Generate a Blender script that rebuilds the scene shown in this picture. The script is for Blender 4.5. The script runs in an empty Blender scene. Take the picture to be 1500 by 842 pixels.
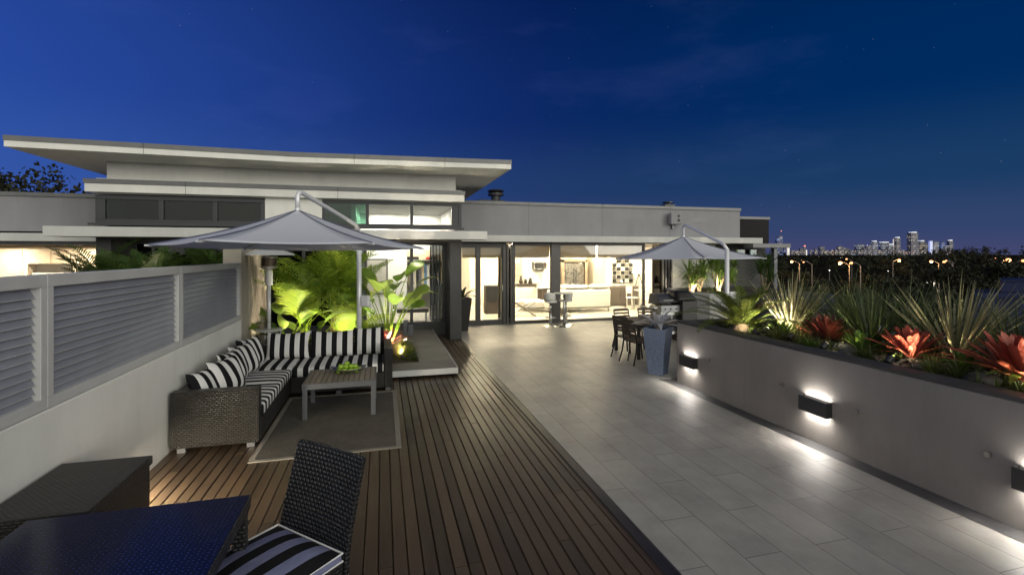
# tunables
SUNROT = 0; SUNE = .92; SUNDIR = (-.55, .82, -.14)
SKY = [(0,(.056,.055,.158)), (.05,(.032,.050,.150)), (.13,(.011,.036,.13)), (.28,(.0015,.0165,.115)), (.55,(.0,.0095,.074)), (1,(.0,.007,.06))]
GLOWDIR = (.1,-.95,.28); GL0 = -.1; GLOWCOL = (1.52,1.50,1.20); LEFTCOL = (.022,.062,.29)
import bpy, math, random
from mathutils import Vector, Matrix
R = math.radians; PI = math.pi
rnd = random.Random(7)
SC = bpy.context.scene
COL = SC.collection
# ------------------------------------------------------------------ camera
EYE = 2.15; FPX = 708.0
YAW = math.atan2(190, 708)
cd = bpy.data.cameras.new('camera'); cam = bpy.data.objects.new('camera', cd); COL.objects.link(cam)
cam.location = (0, 0, EYE); cam.rotation_euler = (PI/2, 0, -YAW)
cd.sensor_width = 36; cd.lens = FPX/1500*36; cd.shift_y = -49/1500
cd.clip_start = 0.05; cd.clip_end = 20000
SC.camera = cam
def at(x, y, ax, val):
    """point of the plane ax=val seen at photo pixel (x, y) - a layout ruler"""
    u = (x-750)/FPX; v = (372-y)/FPX; s, c = math.sin(YAW), math.cos(YAW)
    r = (s+c*u, c-s*u, v); k = 'xyz'.index(ax); t = (val-(0, 0, EYE)[k])/r[k]
    return Vector((t*r[0], t*r[1], EYE+t*r[2]))
def xa(px, Y): return at(px, 400, 'y', Y).x
# ------------------------------------------------------------------ mesh builder
class MB:
    def __init__(s): s.v = []; s.f = []; s.m = []; s.cur = 0
    def quad(s, *p):
        b = len(s.v); s.v += [tuple(q) for q in p]; s.f.append(tuple(range(b, b+len(p)))); s.m.append(s.cur)
    def add(s, vs, fs):
        b = len(s.v); s.v += [tuple(q) for q in vs]
        for f in fs: s.f.append(tuple(b+i for i in f)); s.m.append(s.cur)
    def box(s, x0, y0, z0, x1, y1, z1, M=None):
        P = [(x0,y0,z0),(x1,y0,z0),(x1,y1,z0),(x0,y1,z0),(x0,y0,z1),(x1,y0,z1),(x1,y1,z1),(x0,y1,z1)]
        if M is not None: P = [M @ Vector(p) for p in P]
        s.add(P, [(0,3,2,1),(4,5,6,7),(0,1,5,4),(1,2,6,5),(2,3,7,6),(3,0,4,7)]); return s
    def prism(s, poly, z0, z1, M=None, top=None):
        n = len(poly); t = top or poly
        P = [(p[0],p[1],z0) for p in poly]+[(p[0],p[1],z1) for p in t]
        if M is not None: P = [M @ Vector(p) for p in P]
        s.add(P, [tuple(range(n-1,-1,-1)), tuple(range(n,2*n))]+[(i,(i+1)%n,n+(i+1)%n,n+i) for i in range(n)]); return s
    def tube(s, pts, rad, n=8, cap=True):
        pts = [Vector(p) for p in pts]; k = len(pts)
        if not hasattr(rad, '__len__'): rad = [rad]*k
        up = None; rings = []
        for i in range(k):
            d = (pts[min(i+1,k-1)]-pts[max(i-1,0)]).normalized()
            if up is None:
                a = Vector((0,0,1)) if abs(d.z) < .9 else Vector((1,0,0)); up = d.cross(a).normalized()
            up = (up-d*up.dot(d)).normalized(); w = d.cross(up)
            rings.append([pts[i]+rad[i]*(math.cos(2*PI*j/n)*up+math.sin(2*PI*j/n)*w) for j in range(n)])
        F = []
        for i in range(k-1):
            for j in range(n): F.append((i*n+j, i*n+(j+1)%n, (i+1)*n+(j+1)%n, (i+1)*n+j))
        if cap: F += [tuple(range(n-1,-1,-1)), tuple((k-1)*n+j for j in range(n))]
        s.add([p for r in rings for p in r], F); return s
    def lathe(s, prof, n=24, c=(0,0,0), caps=True):
        V = []; F = []; k = len(prof)
        for r, z in prof:
            for j in range(n): V.append((c[0]+r*math.cos(2*PI*j/n), c[1]+r*math.sin(2*PI*j/n), c[2]+z))
        for i in range(k-1):
            for j in range(n): F.append((i*n+j, i*n+(j+1)%n, (i+1)*n+(j+1)%n, (i+1)*n+j))
        if caps: F += [tuple(range(n-1,-1,-1)), tuple((k-1)*n+j for j in range(n))]
        s.add(V, F); return s
    def blob(s, c, r, seg=10, ring=7, jit=0, rr=None):
        V = []; F = []; rr = rr or rnd
        for i in range(ring+1):
            t = PI*i/ring
            for j in range(seg):
                a = 2*PI*j/seg; q = 1+rr.uniform(-jit, jit)
                V.append((c[0]+r[0]*q*math.sin(t)*math.cos(a), c[1]+r[1]*q*math.sin(t)*math.sin(a), c[2]+r[2]*q*math.cos(t)))
        for i in range(ring):
            for j in range(seg): F.append((i*seg+j, (i+1)*seg+j, (i+1)*seg+(j+1)%seg, i*seg+(j+1)%seg))
        s.add(V, F); return s
    def blade(s, base, az, L, W, el, droop, n=6, prof=None, chan=0.0, twist=0.0):
        """one leaf: a strip rising at elevation el along azimuth az that droops, channelled by chan"""
        p = Vector(base); V = []; F = []; a = az
        for i in range(n+1):
            t = i/n; w = W*(prof(t) if prof else (1-t)**.7)*.5
            side = Vector((-math.sin(a), math.cos(a), 0)); fw = Vector((math.cos(a), math.sin(a), 0))
            nrm = -fw*math.sin(el)+Vector((0,0,1))*math.cos(el)
            if twist: side = (side*math.cos(twist*t)+nrm*math.sin(twist*t)).normalized()
            V += [p+side*w+nrm*chan*w, p, p-side*w+nrm*chan*w]
            st = L/n; p = p+(fw*math.cos(el)+Vector((0,0,1))*math.sin(el))*st; el -= droop/n
        for i in range(n):
            q = i*3; F += [(q,q+1,q+4,q+3),(q+1,q+2,q+5,q+4)]
        s.add(V, F); return s
    def frond(s, base, az, L, el, droop, nl=26, ll=.35, lw=.03, vee=.35, ldroop=.6, start=.18, rr=None, r0=.012, swp=.75):
        rr = rr or rnd; p = Vector(base); pts = []; els = []; n = 14; e = el
        for i in range(n+1):
            pts.append(p.copy()); els.append(e)
            p = p+Vector((math.cos(az)*math.cos(e), math.sin(az)*math.cos(e), math.sin(e)))*L/n; e -= droop/n*(1.4 if i > n*.4 else .6)
        s.tube(pts, [r0*(1-.85*i/n) for i in range(n+1)], 4)
        for k in range(nl):
            t = start+(1-start)*k/(nl-1); x = t*n; i = min(int(x), n-1); f = x-i
            q = pts[i].lerp(pts[i+1], f); e = els[i]
            fw = Vector((math.cos(az)*math.cos(e), math.sin(az)*math.cos(e), math.sin(e))); sd = Vector((-math.sin(az), math.cos(az), 0))
            nm = fw.cross(sd); nm = nm if nm.z >= 0 else -nm
            l = ll*(math.sin(PI*min(1, .12+t*.86))**.6)*rr.uniform(.85, 1.1)
            for sg in (1, -1):
                d = (fw*swp+sd*sg*.9+nm*vee*rr.uniform(.6, 1.3)).normalized(); w = lw*.5
                acr = d.cross(nm).normalized()*w; q1 = q+d*l*.5; d2 = (d+Vector((0,0,-ldroop*rr.uniform(.6,1.3)))).normalized(); q2 = q1+d2*l*.5
                b = len(s.v); s.v += [tuple(q+acr*.5), tuple(q-acr*.5), tuple(q1+acr), tuple(q1-acr), tuple(q2)]
                s.f += [(b,b+1,b+3,b+2),(b+2,b+3,b+4)]; s.m += [s.cur]*2
        return s
ORG = {}
def build(name, mb, mats, parent=None, smooth=False, bevel=0, seg=2, loc=None, rot=None, local=False, kind=None, uvs=1.0):
    me = bpy.data.meshes.new(name); o = ORG.get(parent.name, Vector((0,0,0))) if parent is not None else (Vector(loc) if loc is not None and not local else Vector((0,0,0)))
    if local: o = Vector((0,0,0))
    me.from_pydata([(v[0]-o.x, v[1]-o.y, v[2]-o.z) for v in mb.v], [], mb.f)
    for m in (mats if isinstance(mats, (list, tuple)) else [mats]): me.materials.append(m)
    me.polygons.foreach_set('material_index', mb.m)
    uv = me.uv_layers.new(name='UVMap'); d = uv.data
    for p in me.polygons:
        nx, ny, nz = abs(p.normal.x), abs(p.normal.y), abs(p.normal.z)
        for li in p.loop_indices:
            c = me.vertices[me.loops[li].vertex_index].co
            if nz >= nx and nz >= ny: d[li].uv = (c.x*uvs, c.y*uvs)
            elif ny >= nx: d[li].uv = (c.x*uvs, c.z*uvs)
            else: d[li].uv = (c.y*uvs, c.z*uvs)
    if smooth: me.polygons.foreach_set('use_smooth', [True]*len(me.polygons))
    me.update()
    ob = bpy.data.objects.new(name, me); COL.objects.link(ob)
    if parent is not None: ob.parent = parent; ORG[ob.name] = o
    elif loc is not None: ob.location = loc; ORG[ob.name] = Vector(loc)
    if rot is not None: ob.rotation_euler = rot
    if bevel:
        b = ob.modifiers.new('bevel', 'BEVEL'); b.width = bevel; b.segments = seg; b.limit_method = 'ANGLE'; b.angle_limit = R(40); b.harden_normals = False
    if kind: ob['kind'] = kind
    return ob
def tag(o, label, cat, group=None):
    o['label'] = label; o['category'] = cat
    if group: o['group'] = group
    return o
def thing(name, label, cat, loc=(0,0,0), rotz=0, group=None, local=False):
    o = bpy.data.objects.new(name, None); COL.objects.link(o); o.location = loc; o.rotation_euler = (0,0,rotz)
    o.empty_display_size = .1
    ORG[o.name] = Vector((0,0,0)) if local else Vector(loc)
    return tag(o, label, cat, group)
def dup(root, loc, rotz=0, label=None, group=None, scale=None):
    def cp(o, par):
        c = o.copy(); COL.objects.link(c)
        if par is not None: c.parent = par
        for ch in KIDS.get(o.name, []): cp(ch, c)
        return c
    KIDS = {}
    for o in COL.objects:
        if o.parent is not None: KIDS.setdefault(o.parent.name, []).append(o)
    r = cp(root, None); r.location = loc; r.rotation_euler = (0,0,rotz)
    if label: r['label'] = label
    if group: r['group'] = group
    if scale: r.scale = (scale,)*3 if not hasattr(scale, '__len__') else scale
    return r
# ------------------------------------------------------------------ materials
def nt(name):
    m = bpy.data.materials.new(name); m.use_nodes = True; t = m.node_tree
    return m, t, t.nodes['Principled BSDF']
def N(t, typ, **kw):
    n = t.nodes.new(typ)
    for k, v in kw.items():
        if k.startswith('i_'):
            key = k[2:]; n.inputs[int(key) if key.isdigit() else key.replace('_', ' ')].default_value = v
        else: setattr(n, k, v)
    return n
def L(t, a, ao, b, bi): t.links.new(a.outputs[ao], b.inputs[bi])
def rgb(c): return (c[0], c[1], c[2], 1)
def M(name, col, rough=.5, metal=0, var=.12, scale=3.0, bump=0, bscale=60, spec=.5, stain=0, coat=0, rvar=.0, streak=0):
    """a plain material with uneven tone, fine bump and optional blotchy stains"""
    m, t, p = nt(name); tc = N(t, 'ShaderNodeTexCoord')
    n1 = N(t, 'ShaderNodeTexNoise', i_Scale=scale, i_Detail=6.0, i_Roughness=.6); L(t, tc, 'Object', n1, 'Vector')
    mr = N(t, 'ShaderNodeMapRange', i_1=.3, i_2=.7, i_3=1-var, i_4=1+var); L(t, n1, 'Fac', mr, 0)
    mx = N(t, 'ShaderNodeVectorMath', operation='SCALE'); mx.inputs[0].default_value = col; L(t, mr, 0, mx, 'Scale')
    if streak:
        mp = N(t, 'ShaderNodeMapping'); L(t, tc, 'Object', mp, 0); mp.inputs['Scale'].default_value = (2.6, 2.6, .55)
        n4 = N(t, 'ShaderNodeTexNoise', i_Scale=1.0, i_Detail=7.0, i_Roughness=.7); L(t, mp, 0, n4, 'Vector')
        m4 = N(t, 'ShaderNodeMapRange', i_1=.4, i_2=.7, i_3=1.0, i_4=1-streak); L(t, n4, 'Fac', m4, 0)
        m5 = N(t, 'ShaderNodeVectorMath', operation='SCALE'); L(t, mx, 0, m5, 0); L(t, m4, 0, m5, 'Scale'); mx = m5
    L(t, mx, 0, p, 'Base Color')
    p.inputs['Roughness'].default_value = rough; p.inputs['Metallic'].default_value = metal; p.inputs['Specular IOR Level'].default_value = spec
    if coat: p.inputs['Coat Weight'].default_value = coat
    if rvar:
        mr2 = N(t, 'ShaderNodeMapRange', i_1=.3, i_2=.7, i_3=rough-rvar, i_4=rough+rvar); L(t, n1, 'Fac', mr2, 0); L(t, mr2, 0, p, 'Roughness')
    if bump:
        n2 = N(t, 'ShaderNodeTexNoise', i_Scale=bscale, i_Detail=4.0); L(t, tc, 'Object', n2, 'Vector')
        b = N(t, 'ShaderNodeBump', i_Strength=bump, i_Distance=.01); L(t, n2, 'Fac', b, 'Height'); L(t, b, 0, p, 'Normal')
    return m
def EM(name, col, st):
    m, t, p = nt(name); p.inputs['Base Color'].default_value = rgb((.8,.8,.8)); p.inputs['Emission Color'].default_value = rgb(col); p.inputs['Emission Strength'].default_value = st
    return m
def LEAF(name, c1, c2, trans=.3, rough=.4, tip=None):
    m, t, p = nt(name); ge = N(t, 'ShaderNodeNewGeometry')
    mx = N(t, 'ShaderNodeMix', data_type='RGBA'); mx.inputs[6].default_value = rgb(c1); mx.inputs[7].default_value = rgb(c2)
    tc = N(t, 'ShaderNodeTexCoord'); n1 = N(t, 'ShaderNodeTexNoise', i_Scale=9.0, i_Detail=4.0); L(t, tc, 'Object', n1, 'Vector')
    ad = N(t, 'ShaderNodeMath', operation='MULTIPLY_ADD', use_clamp=True); L(t, ge, 'Random Per Island', ad, 0); ad.inputs[1].default_value = .75
    sb = N(t, 'ShaderNodeMath', operation='MULTIPLY_ADD'); L(t, n1, 'Fac', sb, 0); sb.inputs[1].default_value = .9; sb.inputs[2].default_value = -.3; L(t, sb, 0, ad, 2)
    L(t, ad, 0, mx, 0); L(t, mx, 2, p, 'Base Color'); p.inputs['Roughness'].default_value = rough; p.inputs['Specular IOR Level'].default_value = .3
    tr = N(t, 'ShaderNodeBsdfTranslucent'); L(t, mx, 2, tr, 'Color')
    ms = N(t, 'ShaderNodeMixShader', i_0=trans); L(t, p, 0, ms, 1); L(t, tr, 0, ms, 2); L(t, ms, 0, t.nodes['Material Output'], 'Surface')
    return m
def GLASS(name, tint=(.93,.96,.95), refl=1.0):
    m, t, p = nt(name); t.nodes.remove(p)
    tr = N(t, 'ShaderNodeBsdfTransparent'); tr.inputs[0].default_value = rgb(tint)
    gl = N(t, 'ShaderNodeBsdfGlossy', i_Roughness=.015); fr = N(t, 'ShaderNodeFresnel', i_IOR=1.5)
    k = N(t, 'ShaderNodeMath', operation='MULTIPLY', use_clamp=True); L(t, fr, 0, k, 0); k.inputs[1].default_value = refl
    ms = N(t, 'ShaderNodeMixShader'); L(t, k, 0, ms, 0); L(t, tr, 0, ms, 1); L(t, gl, 0, ms, 2); L(t, ms, 0, t.nodes['Material Output'], 'Surface')
    return m
def WICKER(name, c1, c2, bw=.03, rh=.011, rough=.42):
    m, t, p = nt(name); uv = N(t, 'ShaderNodeTexCoord')
    br = N(t, 'ShaderNodeTexBrick', offset=.5); L(t, uv, 'UV', br, 'Vector')
    br.inputs['Color1'].default_value = rgb(c1); br.inputs['Color2'].default_value = rgb(c2); br.inputs['Mortar'].default_value = rgb((.004,.004,.004))
    br.inputs['Scale'].default_value = 1; br.inputs['Mortar Size'].default_value = rh*.14; br.inputs['Mortar Smooth'].default_value = .6
    br.inputs['Brick Width'].default_value = bw; br.inputs['Row Height'].default_value = rh
    L(t, br, 'Color', p, 'Base Color'); p.inputs['Roughness'].default_value = rough
    # each strand is domed: a second, very soft brick pattern gives the height
    b2 = N(t, 'ShaderNodeTexBrick', offset=.5); L(t, uv, 'UV', b2, 'Vector'); b2.inputs['Scale'].default_value = 1; b2.inputs['Mortar Size'].default_value = rh*.42; b2.inputs['Mortar Smooth'].default_value = 1.0
    b2.inputs['Brick Width'].default_value = bw; b2.inputs['Row Height'].default_value = rh
    inv = N(t, 'ShaderNodeMath', operation='SUBTRACT'); inv.inputs[0].default_value = 1; L(t, b2, 'Fac', inv, 1)
    b = N(t, 'ShaderNodeBump', i_Strength=1.0, i_Distance=rh*.5); L(t, inv, 0, b, 'Height'); L(t, b, 0, p, 'Normal')
    return m
def STRIPE(name, axis, period, c1=(.70,.69,.68), c2=(.012,.012,.014), phase=0.0):
    m, t, p = nt(name); tc = N(t, 'ShaderNodeTexCoord'); sx = N(t, 'ShaderNodeSeparateXYZ'); L(t, tc, 'Object', sx, 0)
    a = N(t, 'ShaderNodeMath', operation='MULTIPLY_ADD'); L(t, sx, axis, a, 0); a.inputs[1].default_value = 1/period; a.inputs[2].default_value = 20+phase
    fr = N(t, 'ShaderNodeMath', operation='FRACT'); L(t, a, 0, fr, 0); gt = N(t, 'ShaderNodeMath', operation='GREATER_THAN'); L(t, fr, 0, gt, 0); gt.inputs[1].default_value = .5
    mx = N(t, 'ShaderNodeMix', data_type='RGBA'); mx.inputs[6].default_value = rgb(c1); mx.inputs[7].default_value = rgb(c2); L(t, gt, 0, mx, 0)
    L(t, mx, 2, p, 'Base Color'); p.inputs['Roughness'].default_value = .85; p.inputs['Specular IOR Level'].default_value = .12
    n = N(t, 'ShaderNodeTexNoise', i_Scale=7.0, i_Detail=3.0); L(t, tc, 'Object', n, 'Vector')
    n3 = N(t, 'ShaderNodeTexNoise', i_Scale=400.0); L(t, tc, 'Object', n3, 'Vector')
    ad = N(t, 'ShaderNodeMath', operation='MULTIPLY_ADD'); L(t, n3, 'Fac', ad, 0); ad.inputs[1].default_value = .04; L(t, n, 'Fac', ad, 2)
    b = N(t, 'ShaderNodeBump', i_Strength=.5, i_Distance=.04); L(t, ad, 0, b, 'Height'); L(t, b, 0, p, 'Normal')
    return m
def WOOD(name, c1, c2, axis='Y', rough=.5, sc=1.0, spec=.5):
    m, t, p = nt(name); tc = N(t, 'ShaderNodeTexCoord'); mp = N(t, 'ShaderNodeMapping'); L(t, tc, 'Object', mp, 0)
    mp.inputs['Scale'].default_value = {'X': (2*sc,40*sc,40*sc), 'Y': (40*sc,2*sc,40*sc), 'Z': (40*sc,40*sc,2*sc)}[axis]
    ge = N(t, 'ShaderNodeNewGeometry'); n = N(t, 'ShaderNodeTexNoise', noise_dimensions='4D', i_Scale=1.0, i_Detail=5.0, i_Roughness=.65)
    mw = N(t, 'ShaderNodeMath', operation='MULTIPLY'); L(t, ge, 'Random Per Island', mw, 0); mw.inputs[1].default_value = 50; L(t, mw, 0, n, 'W'); L(t, mp, 0, n, 'Vector')
    mx = N(t, 'ShaderNodeMix', data_type='RGBA'); mx.inputs[6].default_value = rgb(c1); mx.inputs[7].default_value = rgb(c2)
    f = N(t, 'ShaderNodeMath', operation='MULTIPLY_ADD', use_clamp=True); L(t, ge, 'Random Per Island', f, 0); f.inputs[1].default_value = .7
    n2 = N(t, 'ShaderNodeMath', operation='MULTIPLY_ADD'); L(t, n, 'Fac', n2, 0); n2.inputs[1].default_value = 1.1; n2.inputs[2].default_value = -.32; L(t, n2, 0, f, 2)
    L(t, f, 0, mx, 0); L(t, mx, 2, p, 'Base Color')
    big = N(t, 'ShaderNodeTexNoise', i_Scale=1.3, i_Detail=4.0); L(t, tc, 'Object', big, 'Vector')
    rr = N(t, 'ShaderNodeMapRange', i_1=.3, i_2=.7, i_3=rough-.06, i_4=rough+.1); L(t, big, 'Fac', rr, 0); L(t, rr, 0, p, 'Roughness')
    p.inputs['Specular IOR Level'].default_value = spec
    b = N(t, 'ShaderNodeBump', i_Strength=.25, i_Distance=.004); L(t, n, 'Fac', b, 'Height'); L(t, b, 0, p, 'Normal')
    return m
def TILE(name, c1, c2, bw, rh, grout, rough=.45, rotated=True, bump=.25, rv=.12):
    m, t, p = nt(name); tc = N(t, 'ShaderNodeTexCoord'); mp = N(t, 'ShaderNodeMapping'); L(t, tc, 'Object', mp, 0)
    if rotated: mp.inputs['Rotation'].default_value = (0, 0, PI/2)
    br = N(t, 'ShaderNodeTexBrick', offset=.5); L(t, mp, 0, br, 'Vector')
    br.inputs['Color1'].default_value = rgb(c1); br.inputs['Color2'].default_value = rgb(c2); br.inputs['Mortar'].default_value = rgb(grout)
    br.inputs['Scale'].default_value = 1; br.inputs['Mortar Size'].default_value = .0035; br.inputs['Mortar Smooth'].default_value = .1
    br.inputs['Brick Width'].default_value = bw; br.inputs['Row Height'].default_value = rh
    n = N(t, 'ShaderNodeTexNoise', i_Scale=1.7, i_Detail=8.0, i_Roughness=.65); L(t, tc, 'Object', n, 'Vector')
    mr = N(t, 'ShaderNodeMapRange', i_1=.3, i_2=.7, i_3=.78, i_4=1.16); L(t, n, 'Fac', mr, 0)
    mx = N(t, 'ShaderNodeVectorMath', operation='SCALE'); L(t, br, 'Color', mx, 0); L(t, mr, 0, mx, 'Scale'); L(t, mx, 0, p, 'Base Color')
    mp2 = N(t, 'ShaderNodeMapping'); L(t, tc, 'Object', mp2, 0); mp2.inputs['Scale'].default_value = (22, 5, 1); mp2.inputs['Rotation'].default_value = (0,0,.35)
    n2 = N(t, 'ShaderNodeTexNoise', i_Scale=1.0, i_Detail=7.0, i_Roughness=.7, i_Distortion=.8); L(t, mp2, 0, n2, 'Vector')
    rr = N(t, 'ShaderNodeMapRange', i_1=.3, i_2=.7, i_3=rough-rv, i_4=rough+rv); L(t, n2, 'Fac', rr, 0); L(t, rr, 0, p, 'Roughness')
    s = N(t, 'ShaderNodeMath', operation='SUBTRACT'); L(t, n2, 'Fac', s, 0); L(t, br, 'Fac', s, 1)
    b = N(t, 'ShaderNodeBump', i_Strength=bump, i_Distance=.008); L(t, s, 0, b, 'Height'); L(t, b, 0, p, 'Normal')
    return m
m_render = M('white_render', (.80,.79,.745), .75, var=.06, scale=.9, bump=.12, bscale=90, streak=0.10)
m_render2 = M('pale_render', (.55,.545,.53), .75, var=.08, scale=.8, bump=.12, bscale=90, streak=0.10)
m_greyr = M('grey_parapet_render', (.26,.257,.275), .75, var=.09, scale=.8, bump=.12, bscale=90, streak=0.10)
m_taupe = M('taupe_render', (.25,.228,.212), .7, var=.1, scale=1.1, bump=.25, bscale=140, streak=0.13)
m_cap = M('dark_coping', (.045,.043,.042), .5, var=.2, scale=5, bump=.1)
m_flash = M('grey_flashing', (.16,.16,.165), .45, metal=.3, var=.1)
m_char = M('charcoal_frame', (.045,.047,.052), .38, metal=.2, var=.1)
m_charwall = M('charcoal_render', (.052,.051,.053), .7, var=.12, bump=.15)
m_alu = M('powder_grey_aluminium', (.56,.56,.56), .42, metal=.0, var=.07, scale=2, streak=0.10)
m_blade = M('louvre_blade_grey', (.27,.28,.33), .45, metal=.0, var=.08, scale=2, streak=0.10)
m_white = M('white_paint', (.8,.79,.76), .6, var=.02)
m_cream = M('cream_wall', (.80,.73,.62), .6, var=.03)
m_gloss = M('white_gloss', (.8,.78,.74), .25, var=.03)
m_floor = TILE('interior_tile', (.62,.58,.52), (.66,.62,.56), .9, .9, (.5,.47,.42), rough=.18, rotated=False, bump=.02, rv=.05)
m_terr = TILE('terrace_tile', (.30,.285,.262), (.345,.328,.30), 1.15, .31, (.13,.122,.113), rough=.47, bump=.42, rv=.10)
m_deck = WOOD('deck_timber', (.014,.010,.0072), (.082,.055,.034), 'Y', .34, spec=.42)
m_teak = WOOD('weathered_teak', (.13,.105,.085), (.26,.215,.17), 'Y', .55)
m_wick = WICKER('black_wicker', (.034,.031,.029), (.056,.052,.048), .048, .022, .3)
m_wick2 = WICKER('dark_wicker', (.028,.026,.026), (.05,.047,.045), .036, .018)
m_wick3 = WICKER('open_wicker', (.03,.03,.032), (.05,.05,.052), .034, .024, .28)
m_glass = GLASS('clear_glass'); m_glassd = GLASS('dark_glass', (.35,.4,.4), .8); m_glassg = GLASS('green_glass', (.35,.6,.5), 1.2)
m_canvas = LEAF('umbrella_canvas', (.68,.69,.77), (.72,.73,.80), .35, .85)
m_pole = M('white_metal', (.72,.72,.74), .3, metal=.2, var=.03)
m_steel = M('brushed_steel', (.55,.54,.52), .28, metal=1, var=.1, scale=8, rvar=.06)
m_black = M('black_metal', (.02,.02,.022), .4, var=.1)
m_tabmetal = M('table_grey_metal', (.12,.125,.14), .4, metal=.4, var=.08)
m_rug = None
m_soil = M('dark_soil', (.045,.035,.026), .95, var=.4, scale=14, bump=.9, bscale=45)
m_conc = M('exposed_concrete', (.165,.152,.136), .75, var=.14, scale=2.2, bump=.35, bscale=120)
m_rock = M('garden_rock', (.09,.085,.075), .85, var=.35, scale=9, bump=.8, bscale=30)
m_potblue = M('blue_speckled_glaze', (.16,.2,.30), .22, var=.35, scale=55, bump=.05)
m_potblk = M('black_pot', (.02,.018,.018), .35, var=.1)
m_blind = None
m_ground = M('dark_ground', (.012,.011,.009), 1.0, var=.4, scale=.02, spec=0)
m_road = M('asphalt', (.03,.03,.03), .95, var=.2, scale=.2, spec=0)
m_roofblue = M('blue_metal_roof', (.006,.011,.045), .6, var=.1, spec=.1)
m_trunk = M('palm_trunk', (.28,.21,.13), .8, var=.35, scale=14, bump=.5, bscale=40)
m_bark = M('tree_bark', (.06,.045,.035), .9, var=.3, scale=6, bump=.5)
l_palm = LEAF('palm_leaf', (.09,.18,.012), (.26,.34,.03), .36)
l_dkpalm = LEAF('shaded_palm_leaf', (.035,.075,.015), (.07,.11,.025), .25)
l_strel = LEAF('broad_leaf', (.10,.19,.02), (.22,.30,.06), .3, .3)
l_cycad = LEAF('cycad_leaf', (.055,.09,.015), (.13,.15,.025), .15, .4)
l_spike = LEAF('lit_spiky_leaf', (.12,.125,.05), (.36,.33,.19), .12, .4)  # pale copy: cream of the spotlit clumps put into the colour
l_spikeg = LEAF('dim_green_spiky_leaf', (.026,.045,.012), (.09,.115,.04), .15, .4)  # green leaf darkened: shade outside the spotlights put into the colour
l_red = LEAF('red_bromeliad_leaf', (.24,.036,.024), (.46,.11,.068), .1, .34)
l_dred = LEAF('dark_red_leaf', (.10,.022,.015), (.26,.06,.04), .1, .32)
l_green = LEAF('strap_leaf_green', (.05,.10,.012), (.12,.19,.03), .2, .35)
l_silver = LEAF('silver_leaf', (.34,.34,.37), (.58,.58,.62), .08, .35)
l_grass = LEAF('tuft_grass', (.10,.14,.02), (.28,.30,.07), .3, .5)
l_dgrass = LEAF('dark_tuft_grass', (.035,.06,.012), (.1,.12,.03), .2, .5)
l_yucca = LEAF('yucca_leaf', (.07,.14,.02), (.2,.28,.06), .25, .35)
l_tree = LEAF('night_tree_leaf', (.012,.014,.006), (.03,.03,.012), .1, .7)
l_fruit = M('green_apple', (.22,.36,.03), .3, var=.3, scale=14)

m_blind, _t, _p = nt('sheer_blind'); _p.inputs['Base Color'].default_value = rgb((.5,.45,.37)); _tr = N(_t,'ShaderNodeBsdfTranslucent'); _tr.inputs[0].default_value = rgb((.75,.66,.54)); _ms = N(_t,'ShaderNodeMixShader', i_0=.6); L(_t,_p,0,_ms,1); L(_t,_tr,0,_ms,2); L(_t,_ms,0,_t.nodes['Material Output'],'Surface')
# ================================================================== setting
def sheet(name, x0, y0, x1, y1, z, mat, n=1):
    mb = MB(); mb.quad((x0,y0,z),(x1,y0,z),(x1,y1,z),(x0,y1,z)); return build(name, mb, mat, kind='structure')
g = MB(); g.lathe([(9000, -10.0), (0.001, -10.0)], 64, caps=False); build('ground', g, m_ground, kind='structure')
sl = MB(); sl.box(-16, -7, -10.5, 14.5, 24, -.06); build('podium', sl, m_conc, kind='structure')
# timber deck, board by board
dk = MB(); x = -2.235; pitch = .1005
while x < 1.84:
    y = -3.0-rnd.uniform(0, 3)
    while y < 12.9:
        ln = rnd.choice([2.4, 3.0, 3.6, 4.2, 4.8]); y1 = min(y+ln-.003, 12.95); w = .0955; c = .008; zt = rnd.uniform(-.0012, .0006)
        P = [(x,-.04),(x,zt-c),(x+c*.7,zt),(x+w-c*.7,zt),(x+w,zt-c),(x+w,-.04)]
        V = [(a,y,b) for a, b in P]+[(a,y1,b) for a, b in P]
        dk.add(V, [(0,1,2,3,4,5),(11,10,9,8,7,6)]+[(i,i+6,(i+1)%6+6,(i+1)%6) for i in range(6)]); y += ln
    x += pitch
de = MB()
P = [(1.832,-.04),(1.832,.004),(1.84,.012),(1.925,.012),(1.94,.0),(1.94,-.05)]
for y in (-4, 0.55, 5.3, 9.9):
    y1 = {-4:.547, .55:5.297, 5.3:9.897, 9.9:12.0}[y]
    V = [(a,y,b) for a, b in P]+[(a,y1,b) for a, b in P]
    de.add(V, [(0,1,2,3,4,5),(11,10,9,8,7,6)]+[(i,i+6,(i+1)%6+6,(i+1)%6) for i in range(6)])
build('deck_edge', de, M('dark_edge_board', (.018,.016,.017), .36, var=.3, scale=6, bump=.05, bscale=30), kind='structure')
deck = build('deck', dk, m_deck, kind='structure')
jo = MB(); jo.box(-2.25, -6.9, -.059, 1.94, 13.0, -.045); build('deck_base', jo, m_black, kind='structure')
tt = MB(); tt.box(1.945, -6.9, -.055, 4.60, 14.36, 0.0); tt.box(4.60, 7.4, -.0552, 14.4, 14.36, 0.0); build('terrace', tt, m_terr, kind='structure')
gt = MB(); gt.box(4.604, -6.9, -.055, 4.825, 7.396, -.012); build('gutter', gt, M('gutter_stone', (.06,.058,.06), .4, var=.2, scale=4, bump=.3), kind='structure')  # stone darkened so its colour carries the shadow along the wall
ct = MB(); ct.box(-15.9, -6.9, -.055, -2.46, 12.0, -.002); build('courtyard', ct, m_conc, kind='structure')
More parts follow.
